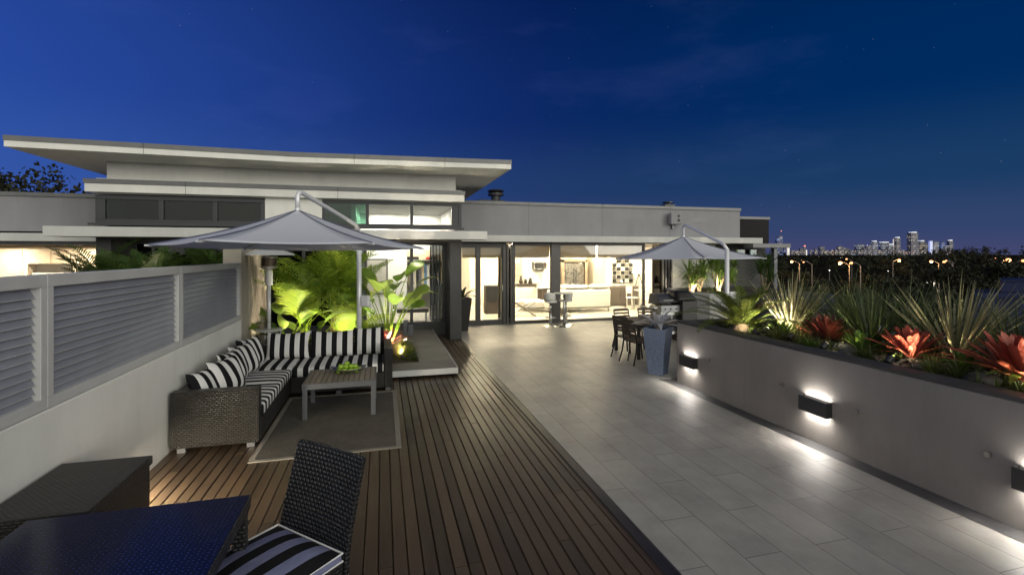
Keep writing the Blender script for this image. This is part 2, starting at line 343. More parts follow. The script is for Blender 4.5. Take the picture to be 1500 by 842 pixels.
# ================================================================== house
H0 = (-2, 14.4, 0)
house = thing('penthouse', 'low modern white rendered house with a tilted wing roof and lit glass doors', 'house', H0)
def hp(name, mat, *boxes, parent=house, bevel=.006, **k):
    mb = MB()
    for b in boxes: mb.box(*b)
    return build(name, mb, mat, parent, bevel=bevel, **k)
YB = 12.1; XL = -5.83; XR = 1.93
# --- bay block, upper front wall with two window openings (z 2.80-3.40)
OL = (xa(140,YB)+.0, xa(388,YB)); OR_ = (xa(472,YB), XR-.001)
hp('front_wall', m_render, (OL[1], YB, 2.70, OR_[0], YB+.22, 3.42), (XL, YB+.001, 3.421, XR, YB+.22, 3.75), (XL, YB+.001, 2.5, XR, YB+.22, 2.699))
def window(x0, x1, z0, z1, y, mull, panes, ft=.06, fd=.1, sill=True, parent=house, nm='window', fr=m_char, skip=()):
    mb = MB(); mb.box(x0, y, z1-ft, x1, y+fd, z1); mb.box(x0, y, z0, x1, y+fd, z0+ft); mb.box(x0, y+.001, z0+ft, x0+ft, y+fd, z1-ft); mb.box(x1-ft, y+.001, z0+ft, x1, y+fd, z1-ft)
    for q in mull: mb.box(q-ft*.5, y+.002, z0+ft, q+ft*.5, y+fd, z1-ft)
    w = build(nm, mb, fr, parent, bevel=.004)
    e = [x0+ft]+list(mull)+[x1-ft]
    for i, g_ in enumerate(panes):
        if g_ is None: continue
        a = e[i]+(ft*.5 if i else 0); b = e[i+1]-(ft*.5 if i < len(mull) else 0)
        pb = MB(); pb.box(a+.002, y+fd*.45, z0+ft, b-.002, y+fd*.45+.008, z1-ft); build('pane', pb, g_, w)
    if sill:
        sb = MB(); sb.box(x0-.06, y-.16, z0-.05, x1+.04, y+.02, z0-.002); build('sill', sb, fr, w, bevel=.004)
    return w
YW = YB-.012
window(OL[0], OL[1], 2.80, 3.40, YW, [xa(160,YB)-.12, xa(236,YB), xa(315,YB)], [m_glassd]*4, ft=.09)
window(OR_[0], OR_[1]+.0, 2.80, 3.42, YW, [xa(538,YB), xa(603,YB), xa(664,YB)-.0], [m_glassg, m_glass, m_glass, None], ft=.075)
hp('window_jamb', m_char, (xa(666,YB), YW+.02, 2.86, XR-.01, YB+.2, 3.36))
# parapet band of the bay and the set-back clerestory wall under the wing roof
hp('parapet', m_render, (XL-.1, YB-.2, 3.44, XR+.04, YB+.3, 3.61))
hp('parapet_cap', m_flash, (XL-.12, YB-.22, 3.612, XR+.06, YB+.32, 3.71))
hp('roof_deck', m_conc, (XL, YB+.3, 3.45, XR, 18, 3.6))
hp('clerestory_wall', m_render, (-5.75, 12.35, 3.6, 1.82, 12.55, 4.21), (-5.75, 12.551, 3.6, -5.55, 17.5, 4.2), (1.62, 12.551, 3.6, 1.82, 17.5, 4.2))
# wing roof: butterfly section, pale soffit, dark top edge
RX = [-6.86, -1.85, 3.0]; RZ = [4.165, 4.115, 4.185]; YF = 11.2
def wing(name, mat, dz0, dz1, inset=0):
    mb = MB()
    for i in range(2):
        a, b = RX[i]+(inset if i == 0 else 0), RX[i+1]-(inset if i == 1 else 0); za, zb = RZ[i], RZ[i+1]; y0, y1 = YF+inset, 18.2-inset
        mb.add([(a,y0,za+dz0),(b,y0,zb+dz0),(b,y1,zb+dz0),(a,y1,za+dz0),(a,y0,za+dz1),(b,y0,zb+dz1),(b,y1,zb+dz1),(a,y1,za+dz1)],
               [(0,3,2,1),(4,5,6,7),(0,1,5,4),(2,3,7,6)]+([(3,0,4,7)] if i == 0 else [(1,2,6,5)]))
    return build(name, mb, mat, house)
wing('wing_roof', m_render, 0, .115, .012); wing('roof_edge', m_flash, .117, .215)
for xj in (-4.6,-.6,1.4):
    i_ = 0 if xj < RX[1] else 1; zj = RZ[i_]+(RZ[i_+1]-RZ[i_])*(xj-RX[i_])/(RX[i_+1]-RX[i_]); hp('sheet_joint', m_flash, (xj-.004, YF+.008, zj+.004, xj+.004, YF+.011, zj+.113), bevel=0); hp('sheet_joint', m_cap, (xj-.006, YF-.003, zj+.119, xj+.006, YF-.001, zj+.213), bevel=0)
for xj in (-4.1,-1.0): hp('sheet_joint', m_flash, (xj-.004, YB-.2025, 3.441, xj+.004, YB-.2005, 3.609), bevel=0); hp('sheet_joint', m_cap, (xj-.006, YB-.2225, 3.613, xj+.006, YB-.2205, 3.709), bevel=0)
for xj in (4.4,6.9,9.4): hp('sheet_joint', m_cap, (xj-.005, 14.3675, 3.663, xj+.005, 14.3695, 3.759), bevel=0); hp('sheet_joint', m_cap, (xj-.003, 14.3975, 2.72, xj+.003, 14.3995, 3.66), bevel=0)
# lower canopy slab over the bay doors
hp('canopy', m_render2, (xa(62,11.5), 11.5, 2.5, xa(714,11.5), YB-.001, 2.70))
hp('canopy_soffit', m_charwall, (XL, YB, 2.46, XR, 13.1, 2.498))
# recess columns and sides
hp('column', m_charwall, (1.64, YB, 0, XR, 13.05, 2.46), bevel=.01)
hp('column', m_charwall, (-5.83, YB, 0, -5.56, 13.05, 2.46), bevel=.01)
hp('side_wall', m_charwall, (1.80, 13.051, 0, XR, 14.5, 2.75))
hp('side_wall', m_charwall, (-5.83, 13.051, 0, -5.66, 18, 3.44)); hp('upper_side_wall', m_render2, (1.80, YB+.221, 2.751, XR-.002, 18, 3.44)); hp('upper_side_wall', m_render2, (-5.828, YB+.221, 2.6, -5.7, 13.05, 3.44))
# bay glazing at y=13
YG = 13.0; zs = .33
hp('plinth', m_charwall, (-5.56, YG-.02, -.05, 1.64, YG+.14, .27))
wx = xa(603,YG); wl = xa(535,YG)
gz = window(-5.56, 1.64, .27, 2.46, YG, [-4.3, -3.0, -1.9, wl, wx], [m_glassd, m_glassd, m_glassd, m_glassd, m_glass, m_glass], ft=.075, sill=False, nm='sliding_door')
hb = MB(); hb.box(wx+.05, YG-.03, 1.1, wx+.07, YG-.005, 1.4); build('handle', hb, m_steel, gz)
for i, xx in enumerate((1.30, 1.39, 1.48, 1.57)):       # stack of folded leaves at the right end
    f = MB(); y0 = YG+.13; f.box(xx, y0, .3, xx+.04, y0+.06, 2.44); f.box(xx, y0+.68, .3, xx+.04, y0+.74, 2.44); f.box(xx, y0+.06, .3, xx+.04, y0+.68, .38); f.box(xx, y0+.06, 2.36, xx+.04, y0+.68, 2.44)
    d = build('folded_door', f, m_char, house); q = MB(); q.box(xx+.016, y0+.06, .38, xx+.022, y0+.68, 2.36); build('pane', q, m_glass, d)
# bedroom shell
xp = -.66
hp('bedroom_floor', m_floor, (xp, YG+.14, .2, 1.8, 15.6, .3), bevel=0)
XN0, XN1 = xa(596,15.6), xa(633,15.6)
hp('bedroom_wall', m_white, (xp, 15.6, .3, XN0, 15.72, 3.44), (XN1, 15.6, .3, 1.8, 15.72, 3.44), (XN0, 15.6, 2.27, XN1, 15.72, 3.44), (xp-.12, YG+.2, .3, xp, 16.6, 3.44), bevel=0)
hp('bedroom_side', m_white, (1.745, YG+.16, .3, 1.798, 15.6, 2.75), bevel=0)
hp('bedroom_ceiling', m_white, (-5.6, YB+.225, 3.40, 1.79, 16.6, 3.448), bevel=0)
hp('wardrobe_recess', m_cream, (XN0-.25, 15.721, .3, XN0-.2, 16.5, 2.6), (XN1+.2, 15.721, .3, XN1+.25, 16.5, 2.6), (XN0-.25, 16.5, .3, XN1+.25, 16.55, 2.6), (XN0-.25, 15.721, 2.6, XN1+.25, 16.55, 2.65), bevel=0)
hp('wardrobe_shelf', m_white, (XN0-.2, 15.9, 1.93, XN1+.2, 16.49, 1.96)); 
rb = MB(); rb.tube([(XN0-.2,16.15,1.86),(XN1+.2,16.15,1.86)], .014); build('clothes_rail', rb, m_steel, house)
hp('wardrobe_floor', m_floor, (xp, 15.721, .2, 1.79, 16.55, .298), bevel=0)
# dark room left of the bedroom
hp('dark_room_wall', M('dim_grey_wall', (.22,.21,.2), .7), (-5.6, 16.6, 0, xp-.12, 16.7, 3.4), bevel=0); hp('dark_room_floor', m_conc, (-5.6, YG+.14, .2, xp-.12, 16.6, .29), bevel=0)
# --- main block
YM = 14.4; XE = 12.2
hp('main_parapet', m_greyr, (XR+.001, YM, 2.72, XE, YM+.25, 3.66)); hp('parapet_cap', m_flash, (XR+.003, YM-.03, 3.662, XE+.03, YM+.3, 3.76))
hp('main_canopy', m_render2, (XR+.002, 13.8, 2.51, 12.62, YM-.001, 2.70))
hp('main_canopy_edge', m_flash, (12.0, 13.55, 2.36, 13.55, YM-.4, 2.50))
hp('main_roof', m_conc, (XR+.002, YM+.25, 2.72, XE, 22.0, 2.85)); 
hp('end_block', M('dark_block_render', (.028,.026,.027), .8, spec=.1), (XE+.035, 14.9, 2.52, 13.9, 18, 3.42)); hp('parapet_cap', m_flash, (XE+.034, 14.87, 3.422, 13.93, 18, 3.52))
# --- living room glazing
m_door = M('bronze_grey_frame', (.085,.08,.078), .35, metal=.3, var=.08)
z1 = 2.49
def P_(px): return xa(px, YM)
window(XR+.002, P_(742), .0, z1, YM, [P_(700.5)], [m_glass, m_glass], ft=.15, sill=False, nm='glass_door', fr=m_door)
for px in (738, 743.5, 749):   # folded leaves seen end-on
    xx = P_(px); f = MB(); y0 = YM-.02; f.box(xx-.03, y0-.02, .03, xx+.025, y0+.05, z1-.05); f.box(xx-.02, y0+.63, .03, xx+.025, y0+.7, z1-.05); f.box(xx-.02, y0+.05, .03, xx+.025, y0+.63, .13); f.box(xx-.02, y0+.05, z1-.15, xx+.025, y0+.63, z1-.05)
    d = build('folded_door', f, m_door, house); q = MB(); q.box(xx, y0+.05, .13, xx+.008, y0+.63, z1-.15); build('pane', q, m_glass, d)
    if px == 738: hh = MB(); hh.box(xx-.06, y0-.05, 1.0, xx-.045, y0-.02, 1.22); build('handle', hh, m_steel, d)
window(P_(751), P_(818), .0, z1, YM, [], [m_glass], ft=.085, sill=False, nm='glass_door', fr=m_door)
hp('door_post', m_door, (P_(807), YM-.03, 0, P_(818), YM+.12, z1))
window(P_(818.2), P_(945), .0, z1, YM, [], [m_glass], ft=.07, sill=False, nm='glass_door', fr=m_door)
hp('door_head', m_door, (XR+.002, YM-.05, z1+.001, P_(962), YM+.15, z1+.03)); hp('door_track', m_door, (XR+.002, YM-.08, -.02, P_(962), YM+.2, .022))
for px in (957, 961, 965, 969):
    xx = P_(px); f = MB(); y0 = YM-.6; f.box(xx-.025, y0, .03, xx+.025, y0+.06, z1-.02); f.box(xx-.02, y0+.6, .03, xx+.02, y0+.66, z1-.02); f.box(xx-.02, y0+.06, .03, xx+.02, y0+.6, .12); f.box(xx-.02, y0+.06, z1-.12, xx+.02, y0+.6, z1-.02)
    d = build('folded_door', f, m_door, house); q = MB(); q.box(xx-.004, y0+.06, .12, xx+.004, y0+.6, z1-.12); build('pane', q, m_glass, d)
hp('end_wall', M('grey_render', (.42,.41,.38), .75, var=.08, bump=.12), (P_(971), YM+.01, 0, 11.2, YM+.22, 2.715))
hp('dark_end_wall', m_charwall, (11.201, YM+.012, 0, 13.3, YM+.2, 2.5)); hp('end_post', m_tabmetal, (13.0, 13.7, 0, 13.14, 13.84, 2.36)); hp('end_window', m_glassd, (12.1, YM-.01, 1.95, 12.9, YM+.008, 2.3), bevel=0)
# living room shell
hp('living_floor', m_floor, (XR+.003, YM+.2, -.03, 12.0, 22.0, .015), bevel=0)
hp('living_ceiling', m_white, (XR+.003, YM+.16, 2.53, 12.0, 22.0, 2.6), bevel=0)
for b_ in ((XR+.003, 20.6, .015, 9.1, 20.7, 2.53), (9.1, 18.7, .015, 9.2, 20.7, 2.53), (3.0, 17.6, .015, 3.1, 20.6, 2.53), (XR+.003, 17.5, .015, 3.1, 17.6, 2.53)): hp('living_wall', m_cream, b_, bevel=0)
for b_ in ((9.201, 18.7, .015, 12, 18.8, 2.53), (11.9, YM+.24, .015, 12, 18.7, 2.53), (XR+.003, YM+.16, .015, XR+.08, 17.5, 2.53)): hp('living_wall', m_white, b_, bevel=0)
for (a, b) in ((P_(678), P_(698)), (P_(704), P_(736)), (P_(752), P_(807)), (P_(818.5), P_(876)), (P_(877.5), P_(944))):
    bl = MB(); bl.box(a, YM+.14, 2.035, b, YM+.15, 2.5); build('roller_blind', bl, m_blind, house)
# --- left block
XW = -15.8
hp('left_parapet', m_greyr, (XW, YM, 2.7, XL-.001, YM+.25, 3.55)); hp('parapet_cap', m_flash, (XW, YM-.03, 3.552, XL-.12, YM+.3, 3.65)); hp('left_canopy', m_render2, (XW, 13.8, 2.45, XL-.002, YM-.001, 2.64))
hp('left_head', m_char, (XW, 13.9, 2.36, XL-.003, 14.05, 2.449)); hp('left_room_roof', m_conc, (XW, YM+.25, 2.7, XL-.003, 18, 2.8))
hp('left_floor', m_floor, (XW, 14.0, -.03, XL-.003, 17.6, .015), bevel=0); hp('left_ceiling', M('timber_ceiling', (.36,.27,.19), .6), (XW, YM, 2.40, XL-.004, 17.6, 2.449), bevel=0)
hp('left_wall', m_cream, (XW, 17.6, 0, XL-.003, 17.7, 2.4), (XL-.08, YM, 0, XL-.004, 17.6, 2.4), bevel=0)
hp('ceiling_vent', m_char, (-9.15, 15.6, 2.385, -8.5, 15.72, 2.399), bevel=0)
# wall box on the main parapet and roof vents
wb = thing('speaker_box', 'small white outdoor box bracketed high on the long parapet above the right umbrella', 'wall box', (9.48, 14.36, 3.33))
a = MB(); a.box(9.27, 14.14, 3.14, 9.69, 14.33, 3.52); build('case', a, m_greyr, wb, bevel=.03); a = MB(); a.box(9.44, 14.33, 3.0, 9.5, 14.397, 3.4); build('bracket', a, m_tabmetal, wb)
a = MB(); a.blob((9.56,14.135,3.42), (.04,.012,.04)); a.blob((9.56,14.135,3.28), (.05,.012,.05)); build('speaker_cone', a, m_black, wb, smooth=True)
rv = thing('roof_vent', 'dark stacked roof vent cowl just right of the wing roof tip', 'roof vent', (4.6, 20, 2.85))
a = MB(); a.box(3.9, 19.8, 2.85, 5.0, 20.6, 4.42); build('vent_housing', a, m_black, rv, bevel=.02); a = MB(); a.lathe([(.2,4.42),(.2,4.6),(.34,4.62),(.34,4.72),(.22,4.74),(.36,4.8),(.3,4.86)], 14, (4.65,20,0)); build('cowl', a, m_black, rv)
rv = thing('roof_vent', 'tiny dark vent stub on the parapet line above the right umbrella', 'roof vent', (11.0, 17, 2.85))
a = MB(); a.box(10.75, 16.8, 2.85, 11.2, 17.2, 4.1); build('vent_housing', a, m_black, rv); a = MB(); a.lathe([(.1,4.1),(.1,4.15),(.22,4.17),(.22,4.22)], 10, (11,17,0)); build('cowl', a, m_black, rv)
# ================================================================== left boundary wall + louvre screen
bw = thing('boundary_wall', 'low white rendered terrace wall under the grey louvre screen', 'wall', (-2.36, 3, 0))
a = MB(); a.box(-2.46, -6.0, -.05, -2.24, 8.85, 1.07); build('wall_body', a, m_render, bw, bevel=.008)
sp = thing('stone_wall', 'taller pale rough wall behind the end of the louvre screen, beside the heater', 'wall', (-2.36, 9.9, 0))
m_rough = M('rough_stone', (.42,.37,.30), .85, var=.3, scale=3.5, bump=.9, bscale=14)
a = MB(); a.box(-2.52, 8.86, -.05, -2.243, 9.22, 2.27); build('pier', a, M('beige_pier', (.40,.36,.30), .8, var=.12, bump=.3), sp, bevel=.01)
a = MB()
for k in range(9):
    y0 = 9.22+k*.2; a.box(-2.5, y0+.004, -.05, -2.27+rnd.uniform(-.02,.02), y0+.196, 2.27)
build('rough_face', a, m_rough, sp, bevel=.015)
fe = thing('louvre_screen', 'grey aluminium louvre privacy screen standing on the white terrace wall', 'screen', (-2.3, 3, 1.07))
def panel(y0, y1, fw=.065):
    z0, z1 = 1.075, 2.005; x0, x1 = -2.36, -2.25
    a = MB(); a.box(x0, y0, z1-.085, x1, y1, z1); a.box(x0, y0, z0, x1, y1, z0+.075); a.box(x0, y0, z0+.075, x1, y0+fw, z1-.085); a.box(x0, y1-fw, z0+.075, x1, y1, z1-.085)
    f = build('louvre_panel', a, m_alu, fe, bevel=.004); b = MB(); n = 13; h = (z1-.085-z0-.075)/n
    for k in range(n):
        zc = z0+.075+h*(k+.5); T = Matrix.Translation((-2.305, 0, zc)) @ Matrix.Rotation(R(66+rnd.uniform(-2.2,2.2)), 4, 'Y')
        b.box(-.046, y0+fw+.002, -.004, .046, y1-fw-.002, .004, T); b.cur = 1; b.box(.0462, y0+fw+.002, -.006, .051, y1-fw-.002, .012, T); b.cur = 0  # paler lip paints the bright line where each blade edge catches light
    build('louvre_blades', b, [m_blade, m_alu], f, bevel=.003)
panel(-.6, 1.74); panel(1.745, 4.085); panel(4.09, 6.40); panel(6.405, 8.84)
# ================================================================== right planter wall
PX = 4.83
pw = thing('planter_wall', 'long taupe rendered planter wall with wall lights on the right of the terrace', 'planter wall', (PX, 3, 0))
a = MB(); a.box(PX, -6.0, -.05, PX+.2, 7.2, .985); a.box(PX+.2, 7.0, -.05, 8.2, 7.2, .985); a.box(7.0, -6, -.05, 7.15, 7.0, .985); build('wall_body', a, m_taupe, pw, bevel=.006)
a = MB(); a.box(PX-.003, -6.0, .987, PX+.21, 7.21, 1.025); a.box(PX+.21, 6.99, .987, 8.2, 7.21, 1.025); build('coping', a, m_cap, pw, bevel=.004)  # dark colour holds the unlit look of the coping
for yj in (5.62,): c = MB(); c.box(PX-.0025, yj-.0025, 0, PX-.0005, yj+.0025, .985); build('movement_joint', c, M('joint_sealant', (.2,.185,.172), .7), pw)
for y, z in ((6.35,.53), (4.95,.52), (3.97,.49), (2.83,.5)):
    a = MB(); T = Matrix.Translation((PX-.012, y, z)) @ Matrix.Rotation(PI/2, 4, 'Y'); 
    c = MB(); c.lathe([(.024,-.012),(.024,.004),(.016,.012)], 14); c.v = [tuple(T @ Vector(q)) for q in c.v]; build('wall_stud', c, m_steel, pw, smooth=False)
so = MB(); nx, ny = 24, 70
for i in range(nx+1):
    for j in range(ny+1):
        X = PX+.2+(7.0-PX-.2)*i/nx; Y = -2+9*j/ny; so.v.append((X, Y, .95+.03*math.sin(X*5+Y*3)+rnd.uniform(-.012,.012)))
for i in range(nx):
    for j in range(ny): q = i*(ny+1)+j; so.f.append((q,q+ny+1,q+ny+2,q+1)); so.m.append(0)
build('soil', so, m_soil, kind='structure')
gr_ = MB(); rg = random.Random(3)       # pale river gravel over the soil
for k in range(3800):
    X = rg.uniform(PX+.22, 6.9); Y = rg.uniform(1.2, 6.95); r = rg.uniform(.010,.028)
    if rg.random() < .35 and X > 5.6: continue
    gr_.blob((X, Y, .968+.03*math.sin(X*5+Y*3)), (r, r*rg.uniform(.7,1.2), r*.6), 5, 3, .2, rg)
build('gravel', gr_, M('pale_gravel', (.24,.21,.16), .8, var=.3, scale=8), kind='stuff')
m_diff = EM('lamp_diffuser', (1,.95,.86), 1.5)
def wall_light(y, label):
    t = thing('wall_light', label, 'wall light', (PX, y, .42), group='up and down wall lights on the planter wall')
    a = MB(); a.box(PX-.09, y-.185, .325, PX-.075, y+.185, .495); a.box(PX-.075, y-.185, .325, PX-.001, y-.175, .495); a.box(PX-.075, y+.175, .325, PX-.001, y+.185, .495); build('housing', a, M('black_lamp_housing', (.03,.031,.034), .45), t, bevel=.003)
    a = MB(); a.box(PX-.073, y-.173, .40, PX-.003, y+.173, .43); build('diffuser', a, m_diff, t)
    for pw_, z_, rx_, ry_, sp_ in ((2.3,.487,PI,0,170), (2.0,.333,0,0,170), (4.6,.333,0,R(36),150)):
        ld = bpy.data.lights.new('wall_lamp', 'AREA'); ld.shape = 'RECTANGLE'; ld.size = .05; ld.size_y = .32; ld.energy = pw_; ld.color = (1,.95,.86); ld.spread = R(sp_)
        lo = bpy.data.objects.new('wall_lamp', ld); COL.objects.link(lo); lo.location = (PX-.04, y, z_); lo.rotation_euler = (rx_, ry_, 0)
WL = 9.0
wall_light(6.82, 'small black up and down wall light nearest the tapered blue pot, farthest of the row')
wall_light(4.45, 'black up and down wall light mid planter wall, below the bright red bromeliad')
wall_light(2.45, 'black up and down wall light cut by the right edge, nearest the camera')
wall_light(.4, 'black up and down wall light beside the camera, outside the picture on the right')
# dark blue roofs of a neighbour beyond the planter
nb = thing('neighbour_roof', 'dark blue metal roof below the terrace behind the spiky plants at far right', 'roof', (48, 28, -10))
a = MB(); pr = [(39.9,24.3),(60,24.3),(60,26.7),(44.6,26.7)]; a.prism(pr, -10, -.95); build('wall', a, m_roofblue, nb); a = MB(); a.prism([(39.6,24),(60.3,24),(60.3,27),(44.5,27)], -.948, -.6); build('roof', a, m_roofblue, nb)
nb2 = thing('plant_room', 'dark blue box shaped plant room standing on the blue roof at the right edge', 'plant room', (46, 25, -.598))
a = MB(); a.prism([(42.5,24.2),(56,24.2),(56,26.4),(46.2,26.4)], -.598, .2); build('wall', a, m_roofblue, nb2, bevel=.05); a = MB(); a.prism([(42.3,24.05),(56.2,24.05),(56.2,26.5),(46.3,26.5)], .202, .3); build('roof', a, m_roofblue, nb2)
# ================================================================== lounge corner
def superpillow(w, h, t, n=14, pw=.5, pinch=.06):
    """a plump square cushion in local axes: x width, z height, y thickness"""
    mb = MB(); V = []; F = []
    def pt(i, j, sg):
        u = -1+2*i/n; v = -1+2*j/n; k = max(0,(1-abs(u)**2.6))*max(0,(1-abs(v)**2.6)); pu = 1-pinch*(1-abs(v)**2)*abs(u)**6*0; 
        e = 1-pinch*(1-v*v); e2 = 1-pinch*(1-u*u)
        return (u*w/2*(e if abs(u) == 1 else 1-(1-e)*abs(u)**3), sg*t/2*k**pw, h/2+v*h/2*(e2 if abs(v) == 1 else 1-(1-e2)*abs(v)**3))
    for sg in (-1, 1):
        b = len(V)
        for i in range(n+1):
            for j in range(n+1): V.append(pt(i,j,sg))
        for i in range(n):
            for j in range(n):
                q = b+i*(n+1)+j; f = (q,q+n+1,q+n+2,q+1); F.append(f if sg < 0 else f[::-1])
    mb.add(V, F); return mb
sofa = thing('corner_sofa', 'black wicker corner sofa with striped seat cushions along the white wall', 'sofa', (-1.7, 7.4, 0))
a = MB(); a.box(-2.2, 5.95, .05, -1.33, 6.07, .66); build('armrest', a, m_wick, sofa, bevel=.012)
a = MB(); a.box(.03, 7.86, .05, .155, 8.83, .66); build('armrest', a, m_wick2, sofa, bevel=.012)
a = MB(); a.box(-2.2, 6.071, .05, -2.08, 8.83, .64); build('backrest', a, m_wick2, sofa, bevel=.012)
a = MB(); a.box(-2.079, 8.71, .05, .029, 8.83, .64); build('backrest', a, m_wick2, sofa, bevel=.012)
a = MB()
for y0, y1 in ((6.071, 6.95), (6.955, 7.85)): a.box(-2.079, y0, .05, -1.335, y1, .29)
a.box(-2.079, 7.855, .05, -1.335, 8.709, .29)
for x0, x1 in ((-1.33, -.66), (-.655, .029)): a.box(x0, 7.87, .05, x1, 8.709, .29)
build('base', a, m_wick2, sofa, bevel=.008)
for (x, y) in ((-2.1,6.0),(-1.42,6.0),(-1.42,7.8),(.09,7.92),(.09,8.75),(-2.1,8.75),(-.65,7.92)):
    a = MB(); a.box(x-.04, y-.03, 0, x+.04, y+.03, .05); build('foot', a, m_tabmetal, sofa)
m_sty = STRIPE('stripe_across', 'Y', .155, phase=.2); m_stx = STRIPE('stripe_along', 'X', .155)
def cushion(x0, y0, x1, y1, z0, z1, mat):
    a = MB(); w, d = (x1-x0)/2, (y1-y0)/2; cx, cy = (x0+x1)/2, (y0+y1)/2; n = 10; V = []; F = []
    for j in range(2):
        for i in range(n+1):
            for k in range(n+1):
                u = -1+2*i/n; v = -1+2*k/n; V.append((cx+u*w, cy+v*d, (z1+.022*(1-u**4)*(1-v**4)) if j else z0))
    m = (n+1)**2
    for i in range(n):
        for k in range(n): q = i*(n+1)+k; F += [(q,q+1,q+n+2,q+n+1),(m+q,m+q+n+1,m+q+n+2,m+q+1)]
    edge = [i*(n+1) for i in range(n+1)]+[n*(n+1)+k for k in range(1,n+1)]+[i*(n+1)+n for i in range(n-1,-1,-1)]+[k for k in range(n-1,0,-1)]
    for e in range(len(edge)): p, q = edge[e], edge[(e+1)%len(edge)]; F.append((p,q,m+q,m+p))
    a.add(V, F); return build('seat_cushion', a, mat, sofa, bevel=.028, seg=3, smooth=True)
cushion(-2.07, 6.08, -1.32, 7.02, .292, .425, m_sty); cushion(-2.07, 7.03, -1.32, 7.88, .292, .425, m_sty)
cushion(-2.07, 7.89, -1.32, 8.70, .292, .425, m_stx); cushion(-1.31, 7.86, -.64, 8.70, .292, .425, m_stx); cushion(-.63, 7.86, .02, 8.70, .292, .425, m_stx)
m_pil = STRIPE('pillow_stripe', 'X', .15, phase=.25); m_pil2 = STRIPE('pillow_stripe_wide', 'X', .165, phase=.6)
def pillow(x, y, z, rot, w, h, t, label, mat=m_pil):
    pm = superpillow(w, h, t, 18); k0 = rnd.uniform(0,9); pm.v = [(v[0]+.012*math.sin(v[2]*11+k0)*(v[2]/h), v[1]*(1.12-.3*v[2]/h)+.01*math.sin(v[0]*13+k0)*math.sin(v[2]*9+k0*2), v[2]-.03*(v[2]/h)*(1-(2*v[0]/w)**2)*.6) for v in pm.v]
    o = build('cushion', pm, mat, None, smooth=True, loc=(x,y,z), rot=rot, local=True); tag(o, label, 'cushion', 'loose striped cushions on the corner sofa'); return o
pillow(-1.50, 8.60, .435, (R(-14),0,0), .66, .44, .2, 'striped back cushion in the corner, leftmost of the three along the back')
pillow(-.80, 8.60, .435, (R(-14),0,R(1)), .70, .44, .2, 'striped back cushion in the middle of the three along the back', m_pil2)
pillow(-.22, 8.60, .435, (R(-13),0,R(-2)), .50, .47, .18, 'striped back cushion beside the right arm, tallest of the three along the back')
pillow(-1.93, 6.38, .41, (R(-20),0,R(77)), .5, .42, .2, 'striped cushion leaning behind the near wicker arm, closest to the camera')
pillow(-1.80, 6.72, .425, (R(-22),0,R(72)), .56, .46, .24, 'striped cushion second from the near arm along the wall', m_pil2)
pillow(-1.86, 7.22, .425, (R(-20),0,R(80)), .58, .46, .22, 'striped cushion in the middle of the row along the wall')
pillow(-1.85, 7.72, .425, (R(-20),0,R(74)), .54, .46, .2, 'striped cushion with the bluish sheen, second from the corner along the wall', m_pil2)
pillow(-1.90, 8.22, .425, (R(-18),0,R(70)), .54, .46, .2, 'striped cushion tucked into the sofa corner at the far end of the wall')
# coffee table
ctb = thing('coffee_table', 'low slatted coffee table with grey metal frame on the rug', 'coffee table', (-.54, 7.1, 0))
a = MB(); xs = -.985
while xs < -.12: a.box(xs, 6.735, .455, xs+.062, 7.465, .474); xs += .0688
build('slat_top', a, m_teak, ctb, bevel=.004)
a = MB(); a.box(-1.0, 6.69, .40, -.08, 6.732, .472); a.box(-1.0, 7.468, .40, -.08, 7.51, .472); a.box(-1.0, 6.733, .40, -.99, 7.467, .472); a.box(-.095, 6.733, .40, -.08, 7.467, .472); build('apron', a, m_tabmetal, ctb, bevel=.003)
for x in (-.995, -.145):
    for y in (6.695, 7.445): a = MB(); a.box(x, y, .012, x+.06, y+.06, .40); build('leg', a, m_tabmetal, ctb, bevel=.004)
# fruit bowl and apples
bw_ = (-.46, 7.2)
bowl = thing('fruit_bowl', 'shallow boat shaped silver bowl of green apples on the coffee table', 'bowl', (bw_[0], bw_[1], .475))
a = MB(); V = []; F = []; n = 28; rings = [(0,.0),(.35,.004),(.7,.022),(1,.06),(1.02,.064),(.97,.058)]
for r, z in rings:
    for j in range(n):
        q = 2*PI*j/n; ex = 1+.22*abs(math.cos(q))**6; V.append((bw_[0]+.21*r*math.cos(q)*ex, bw_[1]+.14*r*math.sin(q), .478+z+(.035*abs(math.cos(q))**5 if r > .9 else 0)))
for i in range(len(rings)-1):
    for j in range(n): F.append((i*n+j,i*n+(j+1)%n,(i+1)*n+(j+1)%n,(i+1)*n+j))
a.add(V, F); build('dish', a, m_steel, bowl, smooth=True)
ap = None
spots = [(-.13,-.03,.0),(-.07,.04,0),(-.05,-.05,0),(.01,.02,0),(.03,-.055,0),(.08,.03,0),(.10,-.04,0),(.14,.0,.004),(-.10,.0,.05),(-.03,-.01,.056),(.04,-.015,.056),(.09,.0,.05),(.0,.055,.04),(-.02,-.02,.1)]
for i, (dx, dy, dz) in enumerate(spots):
    loc = (bw_[0]+dx, bw_[1]+dy, .482+dz)
    if ap is None:
        ap = thing('apple', 'green apple in the silver fruit bowl on the coffee table', 'apple', loc, group='green apples heaped in the fruit bowl', local=True)
        a = MB(); a.lathe([(.004,.010),(.02,.0),(.034,.012),(.04,.032),(.035,.054),(.02,.064),(.006,.058)], 12); build('flesh', a, l_fruit, ap, smooth=True)
        a = MB(); a.tube([(0,0,.056),(.004,.003,.074)], .0018, 5); build('stalk', a, m_bark, ap)
    else: dup(ap, loc, rnd.uniform(0,6), scale=rnd.uniform(.9,1.08))
